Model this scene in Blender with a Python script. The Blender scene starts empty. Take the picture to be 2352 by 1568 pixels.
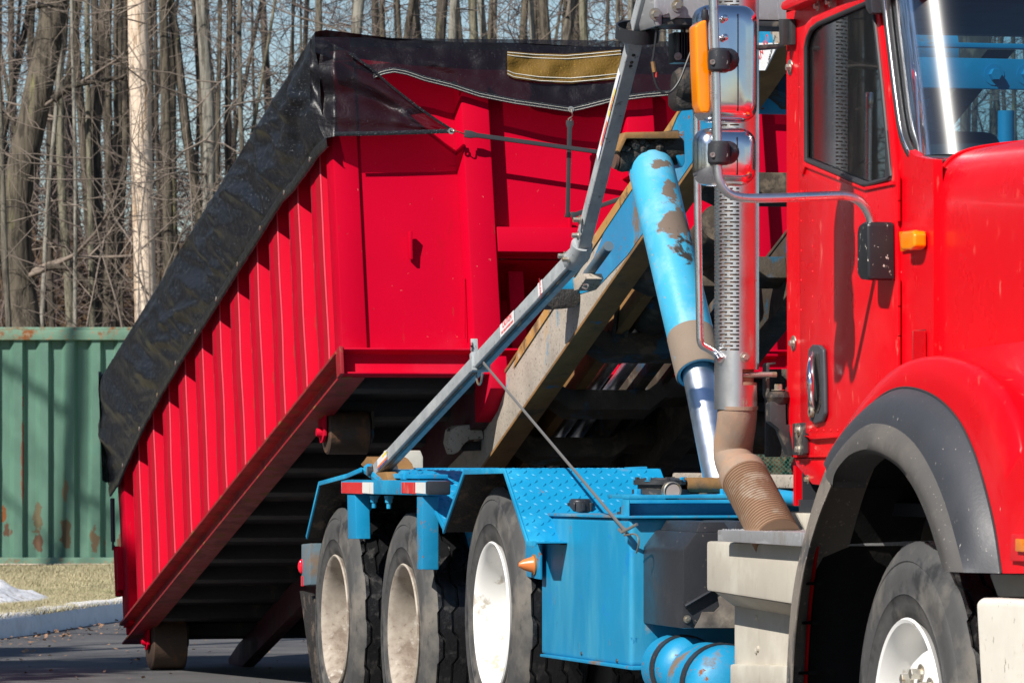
import bpy, bmesh, math, random
from mathutils import Vector, Matrix, noise
random.seed(7)
R = math.radians
SC = bpy.context.scene
COL = SC.collection
# ------------------------------------------------------------ camera, sky, sun, exposure
F = 11000.0                      # focal length in reference units (picture 2352 wide)
TH = math.atan(2676.0 / F)       # angle between the truck's axis and the view
CAM = Vector((0, 0, 1.29))
FWD = Vector((-math.cos(TH), math.sin(TH), 0))
RGT = Vector((math.sin(TH), math.cos(TH), 0))
UP = Vector((0, 0, 1))
HX, HY = 1176.0, 1028.0
cd = bpy.data.cameras.new('camera')
cam = bpy.data.objects.new('camera', cd)
COL.objects.link(cam)
cam.location = CAM
cam.rotation_euler = FWD.to_track_quat('-Z', 'Y').to_euler()
cd.sensor_width = 36
cd.lens = 36 * F / 2352
cd.shift_y = (HY - 784) / 2352
cd.clip_start = 0.5
cd.clip_end = 900
cd.dof.use_dof = True
cd.dof.focus_distance = 18.5
cd.dof.aperture_fstop = 20
SC.camera = cam
SUN = Vector((0.75, -1.0, 1.05)).normalized()
w = bpy.data.worlds.new('World')
SC.world = w
w.use_nodes = True
nt = w.node_tree
bg = nt.nodes['Background']
sk = nt.nodes.new('ShaderNodeTexSky')
sk.sky_type = 'NISHITA'
sk.sun_disc = False
sk.sun_elevation = math.asin(SUN.z)
sk.sun_rotation = math.atan2(SUN.x, SUN.y)
sk.air_density = 1.0
sk.dust_density = 0.2
sk.ozone_density = 3.5
nt.links.new(sk.outputs[0], bg.inputs[0])
bg.inputs[1].default_value = 0.075
ld = bpy.data.lights.new('sun', 'SUN')
ld.energy = 5.0
ld.angle = R(0.53)
ld.color = (1.0, 0.95, 0.88)
lo = bpy.data.objects.new('sun', ld)
COL.objects.link(lo)
lo.rotation_euler = SUN.to_track_quat('Z', 'Y').to_euler()
SC.view_settings.view_transform = 'Standard'
SC.view_settings.look = 'None'
SC.view_settings.gamma = 1
SC.view_settings.exposure = 0.4
SC.view_settings.use_curve_mapping = False
SC.render.engine = 'CYCLES'
SC.cycles.max_bounces = 8
SC.cycles.diffuse_bounces = 3
SC.cycles.transparent_max_bounces = 16

# ------------------------------------------------------------ geometry helpers
def ray(px, py):
    return FWD + RGT * ((px - HX) / F) + UP * ((HY - py) / F)
def onplane(px, py, p0, n):
    d = ray(px, py)
    return CAM + d * ((p0 - CAM).dot(n) / d.dot(n))
def sy(px, py, y): return onplane(px, py, Vector((0, y, 0)), Vector((0, 1, 0)))
def sx(px, py, x): return onplane(px, py, Vector((x, 0, 0)), Vector((1, 0, 0)))
def sz(px, py, z): return onplane(px, py, Vector((0, 0, z)), Vector((0, 0, 1)))
def at(px, py, Y): return CAM + ray(px, py) * Y
def cw(X, Y, z): return Vector((0, 0, z)) + RGT * X + FWD * Y      # camera-heading ground coordinates
def lerp(a, b, t): return a + (b - a) * t
def clamp(x): return max(0.0, min(1.0, x))
def interp(pts, x):
    if x <= pts[0][0]: return pts[0][1]
    for (a, b), (c, d) in zip(pts, pts[1:]):
        if x <= c: return b + (d - b) * (x - a) / (c - a)
    return pts[-1][1]
def resample(pts, n):
    L = [0]
    for a, b in zip(pts, pts[1:]): L.append(L[-1] + (b - a).length)
    out = []
    for i in range(n):
        s = L[-1] * i / (n - 1); k = 0
        while k < len(L) - 2 and L[k + 1] < s: k += 1
        d = L[k + 1] - L[k]
        out.append(pts[k].lerp(pts[k + 1], (s - L[k]) / d if d else 0))
    return out
def smooth(pts, n=3):
    P = [Vector(p) for p in pts]
    for _ in range(n):
        Q = [P[0]]
        for a, b in zip(P, P[1:]):
            Q += [a.lerp(b, .25), a.lerp(b, .75)]
        Q.append(P[-1]); P = Q
    return P
def smooth2(pts, n=2):
    return [(p.x, p.y) for p in smooth([Vector((a, b, 0)) for a, b in pts], n)]

def rootloc(o):
    v = Vector((0, 0, 0))
    while o is not None:
        v += o.location; o = o.parent
    return v

class MB:
    def __init__(s): s.v = []; s.f = []; s.sm = True
    def add(s, vs, fs):
        n = len(s.v); s.v += [Vector(a) for a in vs]; s.f += [tuple(i + n for i in q) for q in fs]; return s
    def loops(s, A, B, cap=True):
        n = len(A); fs = [(i, (i + 1) % n, n + (i + 1) % n, n + i) for i in range(n)]
        if cap: fs += [tuple(range(n))[::-1], tuple(range(n, 2 * n))]
        return s.add(list(A) + list(B), fs)
    def prism(s, A, d): return s.loops(A, [p + d for p in A])
    def side(s, pts, y0, y1):
        A = [sy(a, b, y0) for a, b in pts]; return s.prism(A, Vector((0, y1 - y0, 0)))
    def front(s, pts, x0, x1):
        A = [sx(a, b, x0) for a, b in pts]; return s.prism(A, Vector((x1 - x0, 0, 0)))
    def box(s, c, sz_, M=None):
        x, y, z = [q / 2 for q in sz_]
        P = [Vector((a * x, b * y, e * z)) for e in (-1, 1) for a, b in ((-1, -1), (1, -1), (1, 1), (-1, 1))]
        if M is not None: P = [M @ p for p in P]
        P = [p + Vector(c) for p in P]
        return s.add(P, [(3, 2, 1, 0), (4, 5, 6, 7), (0, 1, 5, 4), (1, 2, 6, 5), (2, 3, 7, 6), (3, 0, 4, 7)])
    def bb(s, x0, x1, y0, y1, z0, z1):
        return s.box(((x0 + x1) / 2, (y0 + y1) / 2, (z0 + z1) / 2), (abs(x1 - x0), abs(y1 - y0), abs(z1 - z0)))
    def beam(s, p, q, w, h, up=UP):
        d = (q - p).normalized(); a = d.cross(up).normalized(); b = a.cross(d).normalized()
        A = [p + a * (i * w / 2) + b * (j * h / 2) for i, j in ((-1, -1), (1, -1), (1, 1), (-1, 1))]
        return s.prism(A, q - p)
    def tube(s, path, r, n=12, cap=True, flat=1.0):
        P = [Vector(p) for p in path]; m = len(P)
        rr = r if isinstance(r, (list, tuple)) else [r] * m
        t = [(P[min(i + 1, m - 1)] - P[max(i - 1, 0)]).normalized() for i in range(m)]
        a = t[0].cross(UP)
        if a.length < .1: a = t[0].cross(Vector((1, 0, 0)))
        a.normalize(); vs = []
        for i in range(m):
            a = (a - t[i] * a.dot(t[i])).normalized(); b = t[i].cross(a)
            vs += [P[i] + a * (rr[i] * math.cos(k * 2 * math.pi / n)) + b * (rr[i] * flat * math.sin(k * 2 * math.pi / n)) for k in range(n)]
        fs = [(i * n + k, i * n + (k + 1) % n, (i + 1) * n + (k + 1) % n, (i + 1) * n + k) for i in range(m - 1) for k in range(n)]
        if cap: fs += [tuple(range(n))[::-1], tuple(range((m - 1) * n, m * n))]
        return s.add(vs, fs)
    def lathe(s, prof, o, ax, n=24, cap=False, wob=None):
        ax = Vector(ax).normalized(); a = ax.cross(UP)
        if a.length < .1: a = ax.cross(Vector((1, 0, 0)))
        a.normalize(); b = ax.cross(a); o = Vector(o); vs = []; m = len(prof)
        for j, (r, h) in enumerate(prof):
            for k in range(n):
                w_ = wob(j, k) if wob else 0
                t = 2 * math.pi * k / n
                vs.append(o + ax * (h + w_) + (a * math.cos(t) + b * math.sin(t)) * r)
        fs = [(j * n + k, j * n + (k + 1) % n, (j + 1) * n + (k + 1) % n, (j + 1) * n + k) for j in range(m - 1) for k in range(n)]
        if cap: fs += [tuple(range(n))[::-1], tuple(range((m - 1) * n, m * n))]
        return s.add(vs, fs)
    def grid(s, G):
        n = len(G[0]); vs = [p for r_ in G for p in r_]
        return s.add(vs, [(i * n + j, i * n + j + 1, (i + 1) * n + j + 1, (i + 1) * n + j) for i in range(len(G) - 1) for j in range(n - 1)])
    def sphere(s, c, r, n=12, sc=(1, 1, 1)):
        pr = [(math.sin(math.pi * i / (n // 2)) , -math.cos(math.pi * i / (n // 2))) for i in range(n // 2 + 1)]
        vs = [Vector((a * math.cos(2 * math.pi * k / n) * r * sc[0], a * math.sin(2 * math.pi * k / n) * r * sc[1], h * r * sc[2])) + Vector(c) for a, h in pr for k in range(n)]
        return s.add(vs, [(i * n + k, i * n + (k + 1) % n, (i + 1) * n + (k + 1) % n, (i + 1) * n + k) for i in range(len(pr) - 1) for k in range(n)])
    def build(s, name, m, parent=None, bevel=0, smooth=True, ang=35, solid=0, weld=True, seg=2, normals=True, origin=None):
        me = bpy.data.meshes.new(name)
        off = rootloc(parent) if parent else Vector((0, 0, 0))
        o3 = Vector(origin) if origin is not None else off
        me.from_pydata([p - o3 for p in s.v], [], s.f)
        if weld or bevel or solid:
            b = bmesh.new(); b.from_mesh(me)
            if weld: bmesh.ops.remove_doubles(b, verts=b.verts, dist=2e-5)
            if normals: bmesh.ops.recalc_face_normals(b, faces=b.faces)
            if solid: bmesh.ops.solidify(b, geom=b.faces, thickness=solid)
            if bevel:
                es = [e for e in b.edges if len(e.link_faces) == 2 and e.calc_face_angle(0) > R(28)]
                bmesh.ops.bevel(b, geom=es, offset=bevel, segments=seg, affect='EDGES', profile=.6, clamp_overlap=True)
            b.to_mesh(me); b.free()
        me.materials.append(m)
        if smooth:
            me.polygons.foreach_set('use_smooth', [True] * len(me.polygons))
            me.set_sharp_from_angle(angle=R(ang))
        o = bpy.data.objects.new(name, me); COL.objects.link(o)
        if parent: o.parent = parent
        if origin is not None: o.location = o3 - off
        return o

def plate(mb, outer, holes, O, U, V, N, t):
    """flat plate with holes; 2D loops in (u,v) metres on the plane O + u*U + v*V, thickness t along N"""
    b = bmesh.new(); loops = []
    for L in [outer] + holes:
        vs = [b.verts.new((p[0], p[1], 0)) for p in L]
        for i in range(len(vs)): b.edges.new((vs[i], vs[(i + 1) % len(vs)]))
        loops.append([Vector((p[0], p[1])) for p in L])
    bmesh.ops.triangle_fill(b, use_beauty=True, use_dissolve=False, edges=b.edges)
    b.verts.index_update()
    P = [O + U * v.co.x + V * v.co.y for v in b.verts]
    fs = [tuple(v.index for v in f.verts) for f in b.faces]
    b.free()
    mb.add(P, fs); mb.add([p + N * t for p in P], [q[::-1] for q in fs])
    for L in loops:
        A = [O + U * p.x + V * p.y for p in L]
        mb.loops(A, [p + N * t for p in A], cap=False)
    return mb
def side_plate(mb, outer, holes, y0, t):
    f = lambda L: [(lambda p: (p.x, p.z))(sy(a, b, y0)) for a, b in L]
    return plate(mb, f(outer), [f(h) for h in holes], Vector((0, y0, 0)), Vector((1, 0, 0)), UP, Vector((0, 1, 0)), t)
def rrect(x0, y0, x1, y1, r, n=5):
    out = []
    for cx, cy, a0 in ((x1 - r, y1 - r, 0), (x0 + r, y1 - r, 90), (x0 + r, y0 + r, 180), (x1 - r, y0 + r, 270)):
        for k in range(n + 1):
            a = R(a0 + 90 * k / n); out.append((cx + r * math.cos(a), cy + r * math.sin(a)))
    return out

def tag(o, label=None, cat=None, group=None, kind=None):
    if label: o['label'] = label
    if cat: o['category'] = cat
    if group: o['group'] = group
    if kind: o['kind'] = kind
    return o
def empty(name, loc, label, cat, group=None):
    o = bpy.data.objects.new(name, None); COL.objects.link(o); o.location = loc
    o.empty_display_size = .2
    return tag(o, label, cat, group)
def copy_tree(o, parent=None):
    c = o.copy(); COL.objects.link(c)
    if parent is not None: c.parent = parent
    for ch in list(o.children): copy_tree(ch, c)
    return c
def text(s, size, loc, U, V, m, name, parent, ext=.0004):
    cu = bpy.data.curves.new('t', 'FONT'); cu.body = s; cu.size = size; cu.extrude = ext; cu.align_x = 'CENTER'; cu.align_y = 'CENTER'; cu.resolution_u = 3
    t = bpy.data.objects.new('t', cu); COL.objects.link(t)
    bpy.context.view_layer.update()
    me = bpy.data.meshes.new_from_object(t.evaluated_get(bpy.context.evaluated_depsgraph_get()))
    bpy.data.objects.remove(t)
    U = U.normalized(); V = V.normalized(); N = U.cross(V)
    M = Matrix((U, V, N)).transposed().to_4x4(); M.translation = Vector(loc) - rootloc(parent)
    me.transform(M); me.materials.clear(); me.materials.append(m); me.name = name
    o = bpy.data.objects.new(name, me); COL.objects.link(o); o.parent = parent
    return o

# ------------------------------------------------------------ materials
def mat(name, col, rough=.5, metal=0.0, layers=(), bump=None, coat=0, spec=.5, alpha=None, var=.12, varscale=3, trans=0, ior=1.45, stretch=(1, 1, 1), spots=()):
    m = bpy.data.materials.new(name); m.use_nodes = True
    n = m.node_tree.nodes; l = m.node_tree.links; b = n['Principled BSDF']
    tc = n.new('ShaderNodeTexCoord'); mp = n.new('ShaderNodeMapping'); mp.inputs['Scale'].default_value = stretch
    l.new(tc.outputs['Object'], mp.inputs[0]); vec = mp.outputs[0]
    def nz(scale, detail=5, rg=.6, dist=0):
        t = n.new('ShaderNodeTexNoise'); t.inputs['Scale'].default_value = scale; t.inputs['Detail'].default_value = detail
        t.inputs['Roughness'].default_value = rg; t.inputs['Distortion'].default_value = dist; l.new(vec, t.inputs['Vector']); return t.outputs['Fac']
    def mr(x, a, c, lo=0, hi=1):
        t = n.new('ShaderNodeMapRange'); t.inputs[1].default_value = a; t.inputs[2].default_value = c; t.inputs[3].default_value = lo; t.inputs[4].default_value = hi
        l.new(x, t.inputs[0]); return t.outputs[0]
    def mix(f, a, c):
        t = n.new('ShaderNodeMix'); t.data_type = 'RGBA'; l.new(f, t.inputs['Factor'])
        for sck, q in ((t.inputs['A'], a), (t.inputs['B'], c)):
            if isinstance(q, tuple): sck.default_value = (*q, 1)
            else: l.new(q, sck)
        return t.outputs['Result']
    lo_ = tuple(c * (1 - var) for c in col); hi_ = tuple(min(1, c * (1 + var)) for c in col)
    c = mix(mr(nz(varscale, 6), .3, .7), lo_, hi_)
    rr = mr(nz(varscale * 2.3, 4), .3, .7, max(0.02, rough - .08), min(1, rough + .08))
    for L in layers:   # (color, scale, lo, hi, rough, distortion, stretch)
        colr, scl, a, d, rg = L[:5]
        if len(L) > 6:
            mp2 = n.new('ShaderNodeMapping'); mp2.inputs['Scale'].default_value = L[6]; l.new(tc.outputs['Object'], mp2.inputs[0]); vec = mp2.outputs[0]
        else: vec = mp.outputs[0]
        f = mr(nz(scl, 8, .65, L[5] if len(L) > 5 else 0), .5 + (a - .5) / 1.6, .5 + (d - .5) / 1.6)
        c = mix(f, c, colr)
        t = n.new('ShaderNodeMix'); l.new(f, t.inputs['Factor']); l.new(rr, t.inputs['A']); t.inputs['B'].default_value = rg; rr = t.outputs['Result']
    for (ctr, rad, colr, rg, nsc) in spots:
        s1 = n.new('ShaderNodeVectorMath'); s1.operation = 'SUBTRACT'; l.new(tc.outputs['Object'], s1.inputs[0]); s1.inputs[1].default_value = ctr
        s2 = n.new('ShaderNodeVectorMath'); s2.operation = 'DIVIDE'; l.new(s1.outputs[0], s2.inputs[0]); s2.inputs[1].default_value = rad
        s3 = n.new('ShaderNodeVectorMath'); s3.operation = 'LENGTH'; l.new(s2.outputs[0], s3.inputs[0])
        vec = tc.outputs['Object']; q = nz(nsc, 7, .62, .3)
        m1 = n.new('ShaderNodeMath'); m1.operation = 'MULTIPLY_ADD'; l.new(q, m1.inputs[0]); m1.inputs[1].default_value = 3.0; m1.inputs[2].default_value = -.5
        m2_ = n.new('ShaderNodeMath'); m2_.operation = 'SUBTRACT'; l.new(m1.outputs[0], m2_.inputs[0]); l.new(s3.outputs['Value'], m2_.inputs[1])
        f = mr(m2_.outputs[0], 0, .18); c = mix(f, c, colr)
        t = n.new('ShaderNodeMix'); l.new(f, t.inputs['Factor']); l.new(rr, t.inputs['A']); t.inputs['B'].default_value = rg; rr = t.outputs['Result']
    vec = mp.outputs[0]
    l.new(c, b.inputs['Base Color']); l.new(rr, b.inputs['Roughness'])
    b.inputs['Metallic'].default_value = metal
    b.inputs['Specular IOR Level'].default_value = spec
    if coat: b.inputs['Coat Weight'].default_value = coat; b.inputs['Coat Roughness'].default_value = .06
    if trans: b.inputs['Transmission Weight'].default_value = trans; b.inputs['IOR'].default_value = ior
    if bump:
        bp = n.new('ShaderNodeBump'); bp.inputs['Strength'].default_value = bump[1]; bp.inputs['Distance'].default_value = bump[2] if len(bump) > 2 else .01
        l.new(nz(bump[0], 6, .65), bp.inputs['Height']); l.new(bp.outputs[0], b.inputs['Normal'])
    if alpha is not None: b.inputs['Alpha'].default_value = alpha
    return m
MUD = (.17, .125, .09); RUST = (.22, .075, .02); DUST = (.33, .27, .2)
M = {}
M['red_box'] = mat('red_box', (.50, .0004, .019), .6, layers=[((.52, .020, .050), .9, .52, .95, .6), ((.36, .004, .012), 2.4, .66, .9, .6, 0, (2, 2, .3)), ((.62, .16, .14), 42, .80, .86, .6), ((.30, .03, .02), 7, .74, .84, .7, 0, (2, 2, .15))], bump=(2.0, .06, .02), var=.06, varscale=1.5, spec=.05)
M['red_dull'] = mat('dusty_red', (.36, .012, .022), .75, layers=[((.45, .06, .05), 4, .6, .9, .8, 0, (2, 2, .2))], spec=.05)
M['red_edge'] = mat('red_edge_highlight', (.72, .06, .10), .5, layers=[((.7, .3, .25), 30, .76, .82, .6)])  # lighter red for the highlight painted along the rib edges
M['red_rail'] = mat('red_rail', (.28, .006, .012), .5, layers=[(RUST, 9, .56, .68, .8), ((.16, .02, .02), 5, .5, .75, .7)], bump=(20, .2, .01))
M['red_cab'] = mat('red_cab', (.66, .0015, .008), .30, layers=[((.72, .035, .04), 1.3, .60, 1.0, .45), ((.72, .10, .08), 26, .72, .84, .6, 0, (1, 1, .35)), ((.78, .42, .34), 75, .83, .86, .7, 0, (1, 1, .3))], var=.04, varscale=1.2, coat=.12, spec=.22, bump=(1.8, .05, .02))
M['blue'] = mat('blue_paint', (.008, .24, .45), .45, layers=[((.03, .36, .58), 2.5, .5, .8, .5), (MUD, 3.2, .62, .72, .85), (RUST, 16, .68, .74, .85, .4), (DUST, 1.4, .66, .95, .8)], bump=(22, .12, .01), var=.1)
M['blue_clean'] = mat('blue_clean', (.005, .245, .47), .42, layers=[((.03, .38, .62), 2.5, .5, .8, .5), (DUST, 2.2, .66, .95, .8), (MUD, 9, .72, .80, .85), (RUST, 24, .80, .86, .85)], bump=(14, .08, .01), var=.1)
M['blue_tank'] = mat('blue_tank', (.006, .235, .44), .42, layers=[((.05, .31, .47), 2, .45, .8, .5, 0, (2, 2, .5)), ((.005, .22, .5), 5, .66, .72, .4), (DUST, 3.5, .68, .86, .8, .3, (2.5, 2.5, .8)), (MUD, 9, .77, .82, .8, 0, (2, 2, .8)), ((.003, .15, .34), 7, .76, .80, .4)], bump=(10, .1, .01), var=.06)
_TL = Vector((-17.5, 5.65, 0))
def tl(p): return tuple(p - _TL)
def cyp(a, b): return tl(sy(a, b, 4.95) + Vector((.08, .025, 0)))
M['cyl'] = mat('cylinder_blue', (.05, .36, .56), .42, layers=[((.14, .43, .60), 4, .5, .7, .5), (DUST, 40, .70, .76, .8)], bump=(30, .15, .01), spots=[(cyp(1522, 440), (.12, .05, .055), (.15, .11, .085), .85, 13), (cyp(1536, 505), (.14, .075, .115), (.15, .11, .085), .85, 11), (cyp(1556, 535), (.12, .05, .12), (.035, .03, .025), .8, 16), (cyp(1505, 378), (.10, .05, .018), (.15, .11, .085), .85, 16)])
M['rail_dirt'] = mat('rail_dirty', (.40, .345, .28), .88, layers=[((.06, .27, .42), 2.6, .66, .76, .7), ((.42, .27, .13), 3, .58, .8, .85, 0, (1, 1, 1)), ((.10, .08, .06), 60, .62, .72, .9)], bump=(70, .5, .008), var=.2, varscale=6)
M['rail_brown'] = mat('rail_brown', (.24, .125, .04), .75, layers=[((.09, .065, .04), 4, .55, .75, .85), ((.03, .15, .25), 6, .74, .82, .6)], bump=(20, .3, .01), var=.3, varscale=8)
M['well'] = mat('wheel_well_black', (.007, .007, .007), .8, layers=[((.03, .026, .022), 5, .6, .85, .9)], bump=(20, .3, .01), spec=.2)
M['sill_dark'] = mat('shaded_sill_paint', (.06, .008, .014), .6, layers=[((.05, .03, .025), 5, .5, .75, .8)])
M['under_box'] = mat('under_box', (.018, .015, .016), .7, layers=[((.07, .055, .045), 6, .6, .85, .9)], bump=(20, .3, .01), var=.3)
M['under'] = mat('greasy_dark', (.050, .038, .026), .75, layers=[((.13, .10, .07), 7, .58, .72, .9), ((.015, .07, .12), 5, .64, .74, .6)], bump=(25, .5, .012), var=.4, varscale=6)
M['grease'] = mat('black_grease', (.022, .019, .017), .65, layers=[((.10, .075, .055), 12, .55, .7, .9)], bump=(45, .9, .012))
M['black'] = mat('black_plastic', (.026, .028, .033), .36, layers=[((.06, .056, .052), 3, .6, 1.0, .6), ((.20, .17, .14), 60, .72, .82, .8)], bump=(120, .15, .004))
M['flare'] = mat('flare_plastic', (.042, .045, .052), .5, layers=[((.10, .09, .08), 2.5, .62, 1.0, .8), ((.50, .46, .41), 105, .77, .80, .8, .2, (1, 1, .5))], bump=(90, .15, .004))
M['flare_dust'] = mat('flare_dusty', (.20, .17, .14), .8, layers=[((.06, .06, .06), 5, .55, .75, .6), ((.35, .3, .25), 50, .66, .72, .8)], bump=(60, .2, .004))
M['flare_lip'] = mat('flare_lip', (.07, .066, .062), .75, layers=[((.16, .14, .12), 2.2, .42, .95, .85), ((.42, .37, .32), 90, .74, .8, .8)], bump=(60, .2, .004))
M['rubber'] = mat('tyre_rubber', (.060, .059, .058), .72, layers=[((.15, .135, .115), 3.5, .48, .78, .85), ((.030, .03, .03), 6, .56, .72, .5)], bump=(26, .3, .006), var=.25, varscale=5)
M['tread'] = mat('tyre_tread', (.010, .010, .011), .28, layers=[((.03, .028, .026), 14, .55, .7, .6)], bump=(45, .5, .006), spec=.7)
M['rubber_strap'] = mat('rubber_strap', (.03, .03, .032), .5)
M['white_rim'] = mat('white_wheel', (.80, .79, .76), .42, layers=[((.45, .40, .33), 9, .63, .74, .8)], bump=(8, .1, .01), var=.04)
M['white_rim_dirty'] = mat('white_wheel_dirty', (.40, .35, .29), .75, layers=[((.20, .155, .12), 5, .42, .72, .9), ((.55, .52, .46), 12, .62, .8, .8), ((.13, .095, .07), 40, .66, .9, .9)], bump=(25, .3, .006), var=.15)
M['white'] = mat('white_paint', (.80, .79, .75), .5, layers=[((.45, .40, .33), 7, .62, .78, .8)])
M['bumper'] = mat('cream_bumper', (.74, .69, .60), .55, layers=[((.40, .35, .28), 5, .56, .8, .8), ((.2, .16, .12), 30, .7, .76, .8, 0, (1, 3, .4))], bump=(10, .1, .01))
M['beige'] = mat('beige_dusty_paint', (.46, .42, .35), .72, layers=[((.56, .53, .45), 3, .5, .8, .8), ((.36, .32, .26), 9, .62, .95, .85, 0, (2, 2, .5)), ((.2, .16, .12), 45, .82, .86, .9)], bump=(40, .12, .005), var=.07)
M['chrome'] = mat('chrome', (.84, .85, .87), .13, 1.0, layers=[((.75, .75, .76), 6, .4, .8, .24)], var=.02, bump=(4, .03, .01))
M['chrome_tube'] = mat('polished_tube', (.82, .82, .82), .27, 1.0, layers=[((.55, .55, .55), 25, .6, .75, .35)], var=.03)
M['shield'] = mat('stainless_shield', (.68, .67, .66), .36, 1.0, layers=[((.55, .50, .43), 2.5, .5, .8, .45, 0, (2, 2, .5)), ((.62, .58, .5), 60, .7, .78, .5)], var=.05, bump=(3, .04, .02))
M['rod'] = mat('chromed_rod', (.84, .89, .97), .36, 1.0, var=.02)
M['galv'] = mat('galvanised_arm', (.33, .35, .36), .5, 0.0, layers=[((.42, .44, .44), 8, .45, .7, .5), ((.16, .17, .17), 45, .66, .74, .6), (MUD, 6, .72, .8, .8)], var=.1, varscale=20, bump=(60, .1, .003))
M['alu'] = mat('aluminium_box', (.50, .50, .51), .42, .6, layers=[((.36, .34, .31), 6, .55, .75, .6), ((.6, .6, .6), 30, .62, .7, .5, 0, (.2, 6, 1))], var=.06)
M['dark_tie'] = mat('dull_tie_bar', (.16, .155, .15), .55)
M['steel'] = mat('zinc_steel', (.45, .43, .38), .4, .8, layers=[((.30, .22, .12), 30, .5, .7, .6)])
M['dark_steel'] = mat('dark_steel', (.045, .047, .05), .5, .3, layers=[((.22, .18, .14), 9, .56, .75, .85)], bump=(40, .3, .005))
M['exhaust'] = mat('dusty_exhaust', (.25, .19, .145), .85, layers=[((.36, .215, .13), 3, .5, .7, .8), ((.26, .18, .13), 14, .55, .7, .9)], bump=(60, .35, .004), var=.12)
M['flex'] = mat('flex_pipe', (.30, .19, .12), .6, .3, layers=[((.42, .34, .26), 9, .55, .7, .7)], var=.2)
M['amber'] = mat('amber_lens', (1.0, .26, .0), .12, var=.05, coat=.6, bump=(60, .1, .003), spec=.6)
M['amber_old'] = mat('amber_lens_old', (.72, .20, .05), .35, var=.1)
M['red_lens'] = mat('red_lens', (.75, .01, .03), .15, coat=.6)
M['tape_red'] = mat('red_tape', (.62, .03, .03), .4, layers=[((.45, .2, .15), 20, .6, .75, .8, 0, (1, 1, .2))])
M['tape_white'] = mat('white_tape', (.72, .72, .68), .45, layers=[((.45, .4, .33), 20, .64, .78, .8, 0, (1, 1, .2))])
M['sticker'] = mat('sticker_white', (.80, .80, .80), .35)
M['s_yellow'] = mat('print_yellow', (.85, .66, .03), .4, var=.03)
M['s_orange'] = mat('print_orange', (.85, .22, .03), .4, var=.03)
M['s_blue'] = mat('print_blue', (.03, .08, .45), .4, var=.03)
M['s_red'] = mat('print_red', (.70, .05, .05), .4, var=.03)
M['wire'] = mat('black_wire', (.02, .02, .022), .45)
M['wire_red'] = mat('red_wire', (.6, .03, .02), .45)
M['orange_hose'] = mat('orange_hose', (.75, .17, .05), .5, layers=[(DUST, 15, .6, .7, .8)])
M['interior'] = mat('cab_interior', (.018, .022, .028), .7)
M['maroon'] = mat('pocket_maroon', (.16, .002, .008), .5, var=.1)
def glassmat(name, tint, alpha, rough=.015):
    m = bpy.data.materials.new(name); m.use_nodes = True; n = m.node_tree.nodes; l = m.node_tree.links; n.clear()
    o = n.new('ShaderNodeOutputMaterial'); g = n.new('ShaderNodeBsdfGlossy'); t = n.new('ShaderNodeBsdfTransparent'); fr = n.new('ShaderNodeFresnel'); fr.inputs[0].default_value = 1.55
    mr = n.new('ShaderNodeMath'); mr.operation = 'MULTIPLY_ADD'; mr.inputs[1].default_value = 1.0; mr.inputs[2].default_value = alpha
    l.new(fr.outputs[0], mr.inputs[0]); mx = n.new('ShaderNodeMixShader'); l.new(mr.outputs[0], mx.inputs[0])
    g.inputs['Roughness'].default_value = rough; soft = n.new('ShaderNodeBsdfGlossy'); soft.inputs['Roughness'].default_value = .27; g.inputs['Color'].default_value = (.9, .95, 1, 1); t.inputs[0].default_value = (*tint, 1)
    m2 = n.new('ShaderNodeMixShader'); m2.inputs[0].default_value = .38; l.new(g.outputs[0], m2.inputs[1]); l.new(soft.outputs[0], m2.inputs[2]); l.new(t.outputs[0], mx.inputs[1]); l.new(m2.outputs[0], mx.inputs[2]); l.new(mx.outputs[0], o.inputs[0]); return m
M['glass'] = glassmat('windshield_glass', (.30, .50, .58), .04, .03)
M['glass_door'] = glassmat('door_glass', (.25, .34, .32), .10, .01)
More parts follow.
